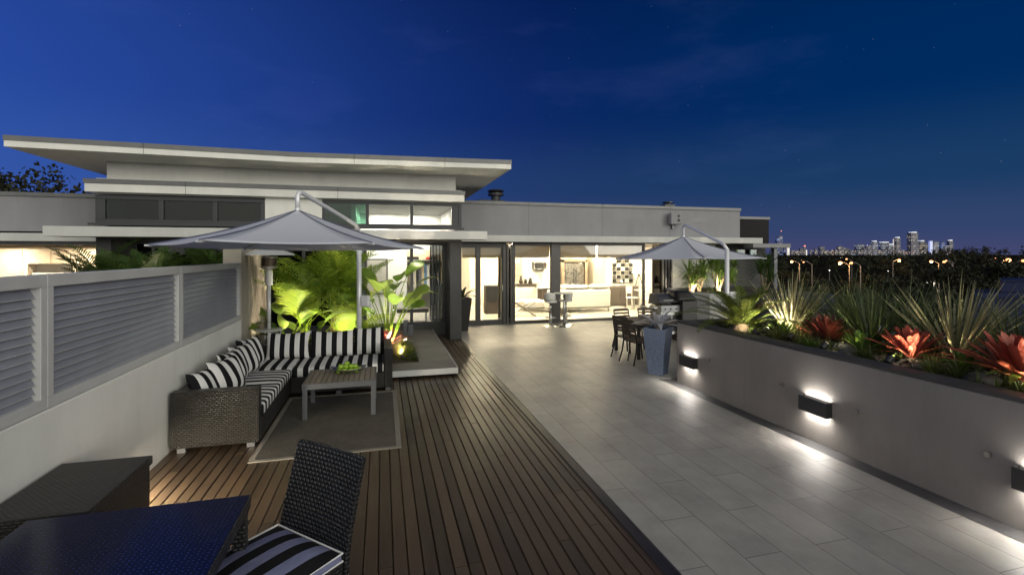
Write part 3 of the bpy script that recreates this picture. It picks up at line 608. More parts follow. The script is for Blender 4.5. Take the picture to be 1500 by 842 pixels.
# rug
m, t, p = nt('woven_rug'); tc = N(t,'ShaderNodeTexCoord'); ck = N(t,'ShaderNodeTexBrick', offset=.5); L(t, tc, 'Object', ck, 'Vector')
for k, v in (('Color1', rgb((.06,.051,.042))), ('Color2', rgb((.135,.117,.098))), ('Mortar', rgb((.045,.04,.036)))): ck.inputs[k].default_value = v
ck.inputs['Scale'].default_value = 1; ck.inputs['Brick Width'].default_value = .022; ck.inputs['Row Height'].default_value = .007; ck.inputs['Mortar Size'].default_value = .0015
no = N(t,'ShaderNodeTexNoise', i_Scale=3.0, i_Detail=5.0); L(t, tc, 'Object', no, 'Vector'); mr = N(t,'ShaderNodeMapRange', i_1=.3, i_2=.7, i_3=.75, i_4=1.2); L(t, no, 'Fac', mr, 0)
sc_ = N(t,'ShaderNodeVectorMath', operation='SCALE'); L(t, ck, 'Color', sc_, 0); L(t, mr, 0, sc_, 'Scale'); L(t, sc_, 0, p, 'Base Color'); p.inputs['Roughness'].default_value = .9
b_ = N(t,'ShaderNodeBump', i_Strength=.6, i_Distance=.004); L(t, ck, 'Fac', b_, 'Height'); L(t, b_, 0, p, 'Normal'); m_rug = m
rug = thing('rug', 'grey brown woven outdoor rug with a pale border under the coffee table', 'rug', (-.56, 6.65, 0))
a = MB(); a.box(-1.28, 5.55, .001, .15, 7.76, .010); build('woven_field', a, m_rug, rug)
a = MB(); e = .058; X0,X1,Y0,Y1 = -1.338,.208,5.492,7.818
a.box(X0,Y0,.001,X1,Y0+e-.001,.013); a.box(X0,Y1-e+.001,.001,X1,Y1,.013); a.box(X0,Y0+e,.001,X0+e-.001,Y1-e,.013); a.box(X1-e+.001,Y0+e,.001,X1,Y1-e,.013); build('border', a, M('rug_border', (.20,.18,.158), .85, bump=.4, bscale=300), rug, bevel=.003)
# patio heater
ht = thing('patio_heater', 'stainless mushroom patio heater standing behind the sofa corner', 'patio heater', (-1.93, 9.35, 0))
hx, hy = -1.93, 9.35
a = MB(); a.lathe([(.23,0),(.23,.05),(.20,.06),(.17,.5),(.15,.78)], 20, (hx,hy,0)); build('gas_housing', a, m_steel, ht, smooth=False)
a = MB(); a.lathe([(.21,.80),(.23,.81),(.23,.825),(.03,.84)], 24, (hx,hy,0)); build('shelf', a, m_alu, ht)
for q in range(3):
    an = q*2.09+.4; a = MB(); a.tube([(hx+.19*math.cos(an),hy+.19*math.sin(an),.8),(hx+.24*math.cos(an),hy+.24*math.sin(an),.3)], .018); build('leg', a, m_steel, ht)
a = MB(); a.tube([(hx,hy,.8),(hx,hy,1.62)], .03, 12); build('pole', a, m_pole, ht, smooth=True)
a = MB(); a.lathe([(.055,1.6),(.06,1.62),(.06,1.86),(.05,1.87)], 16, (hx,hy,0)); build('valve_cover', a, m_alu, ht)
a = MB(); a.lathe([(.08,1.87),(.135,1.9),(.14,1.93),(.13,1.94)], 20, (hx,hy,0)); a.lathe([(.135,2.08),(.14,2.1),(.13,2.115)], 20, (hx,hy,0)); build('burner_rim', a, m_steel, ht)
a = MB(); a.lathe([(.128,1.94),(.128,2.08)], 24, (hx,hy,0)); build('burner_mesh', a, M('burner_mesh', (.10,.075,.05), .4, metal=.7, var=.3, scale=60), ht)
a = MB(); a.lathe([(.42,2.13),(.41,2.145),(.28,2.2),(.1,2.235),(.02,2.24),(.02,2.2),(.1,2.2),(.28,2.17),(.40,2.13)], 32, (hx,hy,0), caps=False); build('reflector', a, m_alu, ht, smooth=True)
# ------------------------------------------------------------------ cantilever umbrellas
def umbrella(label, cx, cy, zr, za, Rr, a0, pole, ztop, zarm, base_z, tilt=(0,0)):
    t = thing('cantilever_umbrella', label, 'umbrella', (pole[0], pole[1], base_z), group='white cantilever umbrellas')
    A = Vector((cx, cy, za)); c = MB(); rim = []
    for k in range(6):
        q = a0+k*PI/3; rim.append(Vector((cx+Rr*math.cos(q), cy+Rr*math.sin(q), zr+tilt[0]*math.cos(q)+tilt[1]*math.sin(q))))
    n = 10; mseg = 8
    for k in range(6):
        P0, P1 = rim[k], rim[(k+1)%6]; V = []; F = []
        for i in range(n+1):
            f = i/n
            for j in range(mseg+1):
                g_ = j/mseg; e = A.lerp(P0.lerp(P1, g_), f); s_ = 4*g_*(1-g_)
                e = e+Vector((0,0,-.05*s_*f*(1-.2*f)-.05*math.sin(PI*f)))
                if i == n: e = e.lerp(A, .03*s_)
                V.append(e)
        for i in range(n):
            for j in range(mseg): q = i*(mseg+1)+j; F.append((q,q+1,q+mseg+2,q+mseg+1))
        c.add(V, F)
    can = build('canopy', c, m_canvas, t, smooth=True); so_ = can.modifiers.new('thickness', 'SOLIDIFY'); so_.thickness = .004
    a = MB()
    for k in range(6):        # dark ridge seams over the ribs
        P0 = rim[k]; pts = [A.lerp(P0, f)+Vector((0,0,.007-.05*math.sin(PI*f))) for f in (0.02,.2,.4,.6,.8,1)]; a.tube(pts, .006, 5)
    build('ridge_seam', a, M('navy_seam', (.05,.06,.12), .6), can)
    for k in range(6):
        a = MB(); P0 = rim[k]; a.tube([A+Vector((0,0,-.09)), A.lerp(P0,.5)+Vector((0,0,-.085)), A.lerp(P0,.985)+Vector((0,0,-.02)), P0+(P0-A)*.02], .013, 6); rb_ = build('rib', a, m_pole, t)
        a = MB(); a.tube([A+Vector((0,0,-.42)), A.lerp(P0,.52)+Vector((0,0,-.09))], .010, 6); build('strut', a, m_pole, rb_)
    a = MB(); a.lathe([(.05,-.44),(.06,-.42),(.06,-.36),(.03,-.34),(.03,-.02),(.04,.0),(.03,.05)], 14, A); build('hub', a, m_pole, t)
    # bent arm and pole in one tube
    T = Vector((pole[0], pole[1], ztop)); up = A+Vector((0,0,zarm-za)); d = Vector((T.x-A.x, T.y-A.y, 0)); hd = d.normalized(); drop = zarm-ztop-.05
    pts = [A+Vector((0,0,.02)), A+Vector((0,0,(zarm-za)*.55))]
    for q in range(1,7): th = q/6*R(100); r_ = .09; pts.append(A+Vector((0,0,zarm-za-r_))+hd*(r_-r_*math.cos(th))+Vector((0,0,r_*math.sin(th))))
    E0 = T-hd*.02+Vector((0,0,.02)); pts.append(pts[-1].lerp(E0, .5)); pts.append(pts[-2].lerp(E0, .93)); pts.append(T+Vector((0,0,-.06)))
    b = MB(); b.tube(pts, .033, 12); build('arm', b, m_pole, t, smooth=True)
    b = MB(); b.tube([(T.x,T.y,ztop-.05),(T.x,T.y,base_z+.02)], .042, 14); build('pole', b, m_pole, t, smooth=True)
    b = MB(); b.lathe([(.14,0),(.14,.015),(.06,.03),(.055,.2)], 16, (pole[0],pole[1],base_z)); build('base_flange', b, m_pole, t)
    hs = Vector((hd.y, -hd.x, 0)); zc = base_z+1.28
    b = MB(); ang = math.atan2(-.26, .966); Tm = Matrix.Translation((T.x,T.y,zc)) @ Matrix.Rotation(ang, 4, 'Z'); b.box(.03,-.05,-.07,.19,.05,.13,Tm); cb = build('crank_box', b, m_pole, t, bevel=.025)
    b = MB(); b.tube([Tm@Vector((.19,0,.02)),Tm@Vector((.215,0,.02)),Tm@Vector((.225,0,-.15)),Tm@Vector((.26,0,-.16))], .010, 6); build('crank_handle', b, m_pole, cb)
    return t
def cen(px, d):      # ground position at photo column px and camera depth d
    u = (px-750)/FPX; s, c = math.sin(YAW), math.cos(YAW); return (d*(s+c*u), d*(c-s*u))
c1 = cen(436, 6.76); aF = math.atan2(-math.cos(YAW), -math.sin(YAW))
pL = (at(526,400,'y',9.05).x, 9.05)
umbrella('large white cantilever umbrella over the corner sofa at left', c1[0], c1[1], 2.255, 2.76, 1.74, aF-R(8.8), pL, 2.62, 3.02, .0, tilt=(-.01,-.035))
c2 = cen(1001, 11.0)
pR = (at(1065,400,'y',8.08).x, 8.08)
umbrella('smaller looking white cantilever umbrella over the outdoor dining table at right', c2[0], c2[1], 2.05, 2.54, 1.66, aF-R(6), pR, 2.30, 2.80, .0, tilt=(.0,-.02))
# ------------------------------------------------------------------ foreground table, chair, box
ft = thing('wicker_table', 'square black wicker table whose dark glass top carries a blue sky reflection, near left corner', 'table', (-1.27, 2.55, 0))
TX0,TX1,TY0,TY1 = -1.82,-.745,1.95,3.14
a = MB(); a.box(TX0,TY0,.66,TX1,TY1,.732); build('table_top', a, m_wick3, ft, bevel=.008)
m, t, p = nt('sky_tinted_glass_top'); p.inputs['Base Color'].default_value = rgb((.006,.008,.028)); p.inputs['Roughness'].default_value = .2; p.inputs['Specular IOR Level'].default_value = .4
tc = N(t,'ShaderNodeTexCoord'); vo = N(t,'ShaderNodeTexVoronoi', i_Scale=42.0); vo.inputs['Randomness'].default_value = .25; L(t, tc, 'Object', vo, 'Vector')
rr_ = N(t,'ShaderNodeMapRange', i_1=.08, i_2=.2, i_3=.06, i_4=.009); L(t, vo, 'Distance', rr_, 0)
cmb = N(t,'ShaderNodeVectorMath', operation='SCALE'); cmb.inputs[0].default_value = (.8,1,3.4); L(t, rr_, 0, cmb, 'Scale'); L(t, cmb, 0, p, 'Base Color')  # blue of the reflected sky is put into the base colour
a = MB(); a.box(TX0+.004,TY0+.004,.733,TX1-.004,TY1-.004,.741); build('glass_top', a, m, ft, bevel=.002)
for x in (TX0+.01, TX1-.08):
    for y in (TY0+.01, TY1-.08): a = MB(); a.box(x,y,0,x+.07,y+.07,.66); build('leg', a, m_wick3, ft, bevel=.008)
bx = thing('wicker_storage_box', 'dark wicker box with a lid against the white wall, behind the near table', 'storage box', (-1.93, 3.75, 0))
a = MB(); a.box(-2.2,3.36,.03,-1.665,4.16,.585); build('body', a, m_wick2, bx, bevel=.006); a = MB(); a.box(-2.215,3.345,.59,-1.65,4.175,.655); build('lid', a, m_wick2, bx, bevel=.01)
for x in (-2.18,-1.73):
    for y in (3.39,4.09): a = MB(); a.box(x,y,0,x+.05,y+.05,.03); build('foot', a, m_tabmetal, bx)
chr_ = thing('dining_chair', 'black wicker dining chair with a striped seat pad beside the near table', 'chair', (-.60, 2.97, 0), R(-45), local=True)
# local axes: the chair faces -x', back at +x' ... built facing -Y then turned
def LB(name, mat, *bx_, **k):
    a = MB()
    for b in bx_: a.box(*b)
    return build(name, a, mat, chr_, local=True, **k)
a = MB(); V = []; F = []; n = 8; mm = 10; W = .31
for sd in range(2):
    for i in range(n+1):
        z = .30+.62*i/n; y = .25+.0+.16*(max(0, i/n-.1))**1.25+(.03 if sd else 0)
        for j in range(mm+1):
            u = -1+2*j/mm; V.append((u*W*(1-.03*i/n), y+.022*(1-u*u)-.0, z))
k = (n+1)*(mm+1)
for i in range(n):
    for j in range(mm): q = i*(mm+1)+j; F += [(q,q+1,q+mm+2,q+mm+1),(k+q,k+q+mm+1,k+q+mm+2,k+q+1)]
bd = [j for j in range(mm+1)]+[i*(mm+1)+mm for i in range(1,n+1)]+[n*(mm+1)+j for j in range(mm-1,-1,-1)]+[i*(mm+1) for i in range(n-1,0,-1)]
for e_ in range(len(bd)): p_, q_ = bd[e_], bd[(e_+1)%len(bd)]; F.append((p_,k+p_,k+q_,q_))
a.add(V, F); build('backrest', a, m_wick3, chr_, bevel=.006, local=True)
LB('seat_frame', m_wick3, (-.30,-.30,.31,.30,.245,.385), bevel=.01)
for x in (-.29,.245):
    for y in (-.29,.195): LB('leg', m_wick3, (x,y,.03,x+.045,y+.045,.31), bevel=.004)
LB('stretcher', m_pole, (-.285,-.28,.0,-.27,.24,.028), (.27,-.28,.0,.285,.24,.028), bevel=.004)
m_seat = STRIPE('seat_pad_stripe_shaded', 'X', .165, c1=(.17,.18,.30), phase=.24)  # blue cast of the pale stripe is sky-lit shade put into the colour
a = MB(); n = 12; V = []; F = []
for j in range(2):
    for i in range(n+1):
        for k_ in range(n+1):
            u = -1+2*i/n; v = -1+2*k_/n; V.append((u*.295*(1-.0*v), -.03+v*.27, (.43+.045*(1-abs(u)**3)*(1-abs(v)**3)) if j else .386))
m_ = (n+1)**2
for i in range(n):
    for k_ in range(n): q = i*(n+1)+k_; F += [(q,q+1,q+n+2,q+n+1),(m_+q,m_+q+n+1,m_+q+n+2,m_+q+1)]
ed = [i*(n+1) for i in range(n+1)]+[n*(n+1)+k_ for k_ in range(1,n+1)]+[i*(n+1)+n for i in range(n-1,-1,-1)]+[k_ for k_ in range(n-1,0,-1)]
for e_ in range(len(ed)): p_, q_ = ed[e_], ed[(e_+1)%len(ed)]; F.append((p_,q_,m_+q_,m_+p_))
a.add(V, F); pad = build('seat_cushion', a, m_seat, chr_, bevel=.012, seg=3, smooth=True, local=True)
a = MB(); z = .434
c = [(-.296,-.301,z),(.296,-.301,z),(.296,.241,z),(-.296,.241,z),(-.296,-.301,z)]; a.tube(c, .006, 6); c = [(x_,y_,.389) for x_,y_,_ in c]; a.tube(c, .006, 6); build('piping', a, M('white_piping', (.7,.7,.72), .6), pad, local=True)
# ------------------------------------------------------------------ step platform + bed
stp = thing('concrete_step', 'low floating concrete step platform with a planting cut-out beside the sofa', 'platform', (.65, 10.5, 0))
a = MB()
a.box(-.1, 8.49, .05, 1.28, 9.1, .15); a.box(.66, 9.101, .05, 1.28, 12.98, .15); a.box(-.1, 11.3, .05, .659, 12.98, .15); build('slab', a, m_conc, stp, bevel=.006)
a = MB(); a.box(-.1, 8.478, .05, 1.29, 8.489, .152); a.box(1.281, 8.49, .05, 1.292, 12.98, .152); build('metal_edge', a, m_alu, stp)
a = MB(); a.box(.02, 8.7, 0, 1.12, 12.9, .05); build('base', a, m_black, stp)
a = MB(); a.box(-2.2, 9.0, .02, -.1, 12.9, .22); a.box(-.1, 9.102, .02, .658, 11.298, .13); build('bed_soil', a, m_soil, kind='structure')
# ------------------------------------------------------------------ tapered pot at the wall end
def tapered(name, label, cat, x, y, rz, wb_, wt, h, mat, group=None):
    t = thing(name, label, cat, (x,y,0), rz, group, local=True); a = MB(); b = wb_/2; c = wt/2
    P = [(-b,-b),(b,-b),(b,b),(-b,b)]; Q = [(-c,-c),(c,-c),(c,c),(-c,c)]; i_ = c-.025; Q2 = [(-i_,-i_),(i_,-i_),(i_,i_),(-i_,i_)]
    V = [(p[0],p[1],0) for p in P]+[(p[0],p[1],h) for p in Q]+[(p[0],p[1],h) for p in Q2]+[(p[0],p[1],h-.06) for p in Q2]
    F = [(3,2,1,0)]+[(k*4+i,k*4+(i+1)%4,k*4+4+(i+1)%4,k*4+4+i) for k in range(3) for i in range(4)]; a.add(V, F); build('pot_body', a, mat, t, bevel=.008, local=True)
    a = MB(); a.quad(*[(p[0],p[1],h-.05) for p in Q2]); build('pot_soil', a, m_soil, t, local=True); return t
pot = tapered('plant_pot', 'tall tapered square blue glazed pot at the end of the planter wall', 'plant pot', 4.79, 7.72, R(38), .27, .41, .83, m_potblue)
potb = tapered('plant_pot', 'tall tapered black pot beside the charcoal column and glass doors', 'plant pot', 2.17, 13.5, R(5), .28, .46, .92, m_potblk)
# ------------------------------------------------------------------ outdoor dining set
dt = thing('outdoor_table', 'small dark outdoor dining table half hidden behind the blue pot', 'table', (5.55, 9.35, 0))
a = MB(); xs = 4.98
while xs < 6.15: a.box(xs, 8.78, .70, xs+.09, 9.9, .722); xs += .1
build('table_top', a, M('dark_timber', (.055,.04,.03), .5, var=.2), dt, bevel=.004)
a = MB(); a.box(5.0,8.8,.63,6.17,8.83,.699); a.box(5.0,9.85,.63,6.17,9.88,.699); a.box(5.0,8.831,.63,5.03,9.849,.699); a.box(6.14,8.831,.63,6.17,9.849,.699); build('apron', a, m_black, dt)
for x in (5.02,6.09):
    for y in (8.82,9.80): a = MB(); a.box(x,y,0,x+.055,y+.055,.63); build('leg', a, m_black, dt)
oc = thing('outdoor_chair', 'dark slat back outdoor chair farthest left, legs in full view', 'chair', (4.98,9.1,0), R(108), 'dark slat back chairs round the outdoor table', local=True)
def OB(name, mb, mat, **k): return build(name, mb, mat, oc, local=True, **k)
for x in (-.21,.21):
    a = MB(); a.tube([(x*1.12,.30,0),(x*1.05,.235,.22),(x,.205,.44),(x*.98,.24,.64),(x*.96,.285,.86)], .014, 8); OB('leg', a, m_black, smooth=True)
    a = MB(); a.tube([(x*1.1,-.27,0),(x*1.03,-.235,.22),(x,-.21,.43)], .014, 8); OB('leg', a, m_black, smooth=True)
m_slat = M('chair_slat_timber', (.07,.05,.036), .45, var=.2)
a = MB()
for k in range(5):
    z = .555+k*.066; y = .225+.07*k/4; a.box(-.20, y-.008, z, .20, y+.008, z+(.042 if k < 4 else .06))
OB('backrest', a, m_slat, bevel=.004)
a = MB()
for k in range(7): a.box(-.215, -.215+k*.062, .438, .215, -.215+k*.062+.052, .454)
OB('seat', a, m_slat, bevel=.004)
a = MB(); a.tube([(-.205,-.21,.425),(.205,-.21,.425),(.205,.2,.425),(-.205,.2,.425),(-.205,-.21,.425)], .011, 6); OB('seat_frame', a, m_black)
dup(oc, (4.92,8.62,0), R(98), 'dark slat back outdoor chair nearest the pot, right of the farthest left one')
dup(oc, (5.42,9.95,0), R(8), 'dark outdoor chair beyond the table, left of the silver plant')
dup(oc, (6.0,9.95,0), R(-6), 'dark outdoor chair beyond the table, right of the silver plant')
# ------------------------------------------------------------------ barbecue and low curved wall
bq = thing('barbecue', 'steel barbecue with a dark open hood beyond the outdoor table', 'barbecue', (7.95, 11.4, 0))
m_dk = M('barbecue_dark', (.022,.02,.02), .4)
a = MB(); a.box(7.45,11.2,.1,8.2,11.75,.86); build('cabinet', a, m_steel, bq, bevel=.01); a = MB(); a.box(7.5,11.19,.18,7.8,11.199,.62); a.box(7.84,11.19,.18,8.15,11.199,.62); build('cabinet_door', a, m_dk, bq)
a = MB(); a.box(7.43,11.12,.70,8.22,11.199,.88); build('control_panel', a, m_alu, bq, bevel=.01)
for k in range(4): a = MB(); T = Matrix.Translation((7.55+k*.18,11.115,.79))@Matrix.Rotation(PI/2,4,'X'); c = MB(); c.lathe([(.02,0),(.02,.02),(.015,.03)],12); c.v=[tuple(T@Vector(q)) for q in c.v]; build('knob', c, m_dk, bq)
a = MB(); V = []; F = []; n = 10
for x in (7.4, 8.25):
    for k in range(n+1): q = R(-10+190*k/n)*.5+R(20); V.append((x, 11.55-.42*math.cos(q), .88+.30*math.sin(q)))
    V.append((x, 11.78, .88))
k = n+2; F = [(i,i+1,k+i+1,k+i) for i in range(k-1)]+[tuple(range(k)), tuple(range(2*k-1,k-1,-1))]; a.add(V,F); build('hood', a, m_tabmetal, bq, smooth=False)
a = MB(); a.tube([(7.5,11.12,1.02),(8.15,11.12,1.02)], .014, 8); build('hood_handle', a, m_steel, bq)
a = MB(); a.box(8.205,11.22,.80,8.55,11.7,.84); build('side_shelf', a, m_steel, bq, bevel=.006); a = MB(); a.box(7.05,11.22,.80,7.445,11.7,.84); build('side_shelf', a, m_steel, bq, bevel=.006)
for x in (7.5,8.15): a = MB(); c = MB(); T = Matrix.Translation((x,11.3,.05))@Matrix.Rotation(PI/2,4,'Y'); c.lathe([(.05,-.02),(.05,.02)],12); c.v=[tuple(T@Vector(q)) for q in c.v]; build('wheel', c, m_black, bq)
bq.location = (7.0,10.65,.08); bq.scale = (.86,.86,.92)
cv = thing('covered_cabinet', 'black covered outdoor cabinet between the barbecue and the low pale wall', 'cabinet', (7.25, 10.6, 0))
a = MB(); a.box(7.06,10.3,0,7.50,10.8,1.0); build('cabinet_body', a, m_dk, cv, bevel=.02); a = MB(); a.prism([(6.9,10.27),(7.53,10.27),(7.53,10.83),(6.9,10.83)], 1.001, 1.25, top=[(6.95,10.4),(7.35,10.4),(7.4,10.78),(6.95,10.78)]); build('cover', a, m_dk, cv, bevel=.08, seg=4)
lw = thing('low_planter_wall', 'low pale curved planter wall holding the lit strappy plants behind the right umbrella', 'planter wall', (9.4, 11.6, 0))
a = MB(); out = [(9.0,14.3),(8.75,13.2),(8.55,12.5),(8.45,11.9),(8.68,11.4),(9.2,11.05)]; inn = [(9.15,14.3),(8.92,13.15),(8.74,12.5),(8.65,11.97),(8.82,11.55),(9.2,11.25)]
for i in range(len(out)-1): a.prism([out[i],out[i+1],inn[i+1],inn[i]], 0, 1.05)
build('wall_body', a, m_render2, lw)
a = MB(); a.prism(inn+[(12.6,11.26),(12.6,14.38)], .9, 1.0); build('planter_soil', a, m_soil, kind='structure')
bl_ = thing('blue_wall', 'dark blue low wall behind the right umbrella pole', 'wall', (10.9, 11.15, 0)); a = MB(); a.box(9.203,11.05,0,12.6,11.25,.99); build('wall_body', a, m_roofblue, bl_, bevel=.01)
# ------------------------------------------------------------------ bar stools and bar table
st = thing('bar_stool', 'chrome pedestal bar stool with curved low back, left of the pair outside the glass', 'bar stool', (4.82,13.55,0), R(150), 'chrome bar stools outside the glass doors', local=True)
def SB(name, mb, mat, **k): return build(name, mb, mat, st, local=True, **k)
a = MB(); a.lathe([(.23,0),(.23,.012),(.12,.035),(.05,.06)], 28); SB('base', a, m_steel, smooth=False)
a = MB(); a.lathe([(.05,.05),(.05,.4)], 16); a.lathe([(.032,.4),(.032,.70)], 16); SB('column', a, m_steel, smooth=True)
a = MB(); a.tube([(.17*math.cos(2*PI*k/20),.17*math.sin(2*PI*k/20),.27) for k in range(21)], .011, 6); a.tube([(-.17,0,.27),(.17,0,.27)], .010, 6); SB('footrest', a, m_steel)
a = MB(); a.lathe([(.06,.70),(.19,.715),(.20,.74),(.19,.775),(.1,.785)], 24); SB('seat', a, m_gloss, smooth=True)
a = MB(); V = []; F = []
for i in range(5):
    for j in range(11): q = R(-60+120*j/10)+PI/2; V.append((.2*math.cos(q), .2*math.sin(q)+.02*i/4, .78+.24*i/4*(1-.25*(abs(j-5)/5)**2)))
for i in range(4):
    for j in range(10): q = i*11+j; F.append((q,q+1,q+12,q+11))
a.add(V,F); o_ = SB('backrest', a, m_gloss, smooth=True); s_ = o_.modifiers.new('thick','SOLIDIFY'); s_.thickness=.02
dup(st, (5.38,13.75,0), R(-160), 'chrome pedestal bar stool right of the pair, beside the door post')
bt = thing('bar_table', 'round high bar table on a steel column between the two bar stools', 'bar table', (5.2, 13.42, 0))
a = MB(); a.lathe([(.21,0),(.21,.012),(.05,.05)], 28, (5.2,13.42,0)); build('base', a, m_steel, bt); a = MB(); a.lathe([(.035,.05),(.035,.98)], 16, (5.2,13.42,0)); build('column', a, m_steel, bt, smooth=True)
a = MB(); a.lathe([(.30,.98),(.31,.985),(.31,1.0),(.30,1.005)], 36, (5.2,13.42,0)); build('table_top', a, m_gloss, bt)
# ================================================================== plants
def strap(t): return (.75+.25*min(1,t/.3)) if t < .62 else max(.0, 1-((t-.62)/.38)**1.8)
def lance(t): return math.sin(PI*(.08+.92*t)**.8)**.8 if t < 1 else 0
def petal(t): return (.62+.38*min(1,t/.45)) if t < .7 else max(.02, math.sqrt(max(0,1-((t-.7)/.3)**2))*.98+.02*(1-t))
def spike(t): return 1-.75*t**1.5 if t < .999 else .1
def broad(t): return 0.05 if t < .02 else max(0, math.sin(PI*min(1,t*.98+.02))**.55)
def bromeliad(label, x, y, z, s, mat, n=22, seed=1, group='bromeliads in the planter', cat='bromeliad', low=None, W=.125):
    rr = random.Random(seed); t = thing('bromeliad', label, cat, (x,y,z), group=group)
    a = MB()
    for k in range(n):
        f = k/(n-1); az = k*2.39996+rr.uniform(-.15,.15)+seed; el = R(80-58*f**1.1)+rr.uniform(-.06,.06); l = s*(.60+.34*f)*rr.uniform(.9,1.1)
        a.blade((x+(.04+.05*f)*s*math.cos(az), y+(.04+.05*f)*s*math.sin(az), z+.10*s-.07*s*f), az, l, W*s*rr.uniform(.85,1.25)*(1.1-.25*f), el+rr.uniform(-.1,.1), R(2+34*f*f)*rr.uniform(.2,1.3), 9, petal, .30, rr.uniform(-.25,.25))
    build('foliage', a, mat, t, smooth=True)
    if low:
        a = MB()
        for k in range(5):
            az = rr.uniform(0,6.28); a.blade((x,y,z+.04), az, s*rr.uniform(.8,1.15), W*s*.9, R(rr.uniform(5,25)), R(rr.uniform(15,50)), 8, strap, .2)
        build('lower_leaves', a, low, t, smooth=True)
    a = MB(); a.lathe([(.06*s,-.03),(.07*s,.04*s),(.05*s,.14*s)], 10, (x,y,z)); build('stem', a, m_trunk, t)
    return t
ZS = .97
bromeliad('small red bromeliad with pale tips behind the cycad, farthest of the red ones', 5.95, 6.75, ZS+.12, .36, l_red, 22, 5)
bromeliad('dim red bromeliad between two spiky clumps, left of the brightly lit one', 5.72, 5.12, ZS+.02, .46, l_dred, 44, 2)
bromeliad('brightly lit orange red bromeliad in the middle of the planter', 5.60, 3.98, ZS+.03, .47, l_red, 46, 3, low=l_green)
bromeliad('largest red bromeliad cut by the right edge with green leaves below', 5.52, 2.98, ZS+.03, .60, l_red, 52, 4, low=l_green)
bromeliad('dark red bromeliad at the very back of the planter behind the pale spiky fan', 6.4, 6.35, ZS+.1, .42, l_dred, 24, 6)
def spiky(label, x, y, z, h, n, mat, seed, sp=58, W=.017, lean=(0,0), stem=.0, group='spiky leaved clumps in the planter'):
    rr = random.Random(seed); t = thing('spiky_plant', label, 'spiky plant', (x,y,z), group=group); a = MB()
    for k in range(n):
        az = rr.uniform(0, 2*PI); th = R(sp)*math.sqrt(rr.random()); el = PI/2-th; l = h*rr.uniform(.65,1.05)
        a.blade((x+.05*math.cos(az)+lean[0]*0, y+.05*math.sin(az), z+stem+rr.uniform(0,.06)), az, l, W*rr.uniform(.8,1.3), el, R(rr.uniform(-2,14)), 4, spike, .35, rr.uniform(-1,1))
    build('foliage', a, mat, t); a = MB()
    for k in range(40):
        az = rr.uniform(0,6.28); a.blade((x,y,z+stem), az, h*.28*rr.uniform(.7,1.2), W*1.4, R(rr.uniform(-10,35)), R(40), 3, spike, .2)
    build('dead_skirt', a, l_grass, t); a = MB(); a.lathe([(.07,-.05),(.06,stem+.05),(.03,stem+.1)], 10, (x,y,z)); build('stem', a, m_trunk, t)
    return t
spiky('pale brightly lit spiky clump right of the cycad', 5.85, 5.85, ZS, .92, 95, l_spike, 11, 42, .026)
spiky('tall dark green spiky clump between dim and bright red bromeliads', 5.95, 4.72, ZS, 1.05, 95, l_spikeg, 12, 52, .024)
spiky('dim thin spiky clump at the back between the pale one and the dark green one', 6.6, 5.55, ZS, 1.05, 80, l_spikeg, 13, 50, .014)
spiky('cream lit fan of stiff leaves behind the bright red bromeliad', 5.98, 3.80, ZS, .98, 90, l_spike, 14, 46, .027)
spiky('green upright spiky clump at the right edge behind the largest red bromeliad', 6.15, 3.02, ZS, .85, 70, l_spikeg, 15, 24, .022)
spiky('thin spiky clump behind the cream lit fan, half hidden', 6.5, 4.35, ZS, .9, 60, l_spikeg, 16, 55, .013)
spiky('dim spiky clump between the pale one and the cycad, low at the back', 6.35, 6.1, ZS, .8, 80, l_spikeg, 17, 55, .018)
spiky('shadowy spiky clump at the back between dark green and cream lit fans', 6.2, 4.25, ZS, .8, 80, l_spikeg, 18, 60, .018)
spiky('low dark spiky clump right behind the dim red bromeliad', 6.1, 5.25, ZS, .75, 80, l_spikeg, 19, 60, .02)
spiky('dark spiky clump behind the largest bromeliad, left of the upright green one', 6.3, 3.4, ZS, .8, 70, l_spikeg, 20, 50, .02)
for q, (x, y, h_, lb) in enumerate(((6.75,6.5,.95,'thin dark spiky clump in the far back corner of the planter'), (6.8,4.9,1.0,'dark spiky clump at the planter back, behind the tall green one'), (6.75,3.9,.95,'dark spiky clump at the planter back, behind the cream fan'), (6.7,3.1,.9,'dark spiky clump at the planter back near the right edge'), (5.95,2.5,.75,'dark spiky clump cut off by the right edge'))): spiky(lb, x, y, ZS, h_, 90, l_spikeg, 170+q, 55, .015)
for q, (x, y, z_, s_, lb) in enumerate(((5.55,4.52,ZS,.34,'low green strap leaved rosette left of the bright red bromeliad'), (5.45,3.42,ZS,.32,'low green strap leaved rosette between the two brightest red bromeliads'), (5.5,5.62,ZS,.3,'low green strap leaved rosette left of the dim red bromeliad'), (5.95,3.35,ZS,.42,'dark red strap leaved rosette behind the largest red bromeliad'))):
    bromeliad(lb, x, y, z_, s_, l_green if q < 3 else l_dred, 20, 150+q, 'low rosettes in the planter')
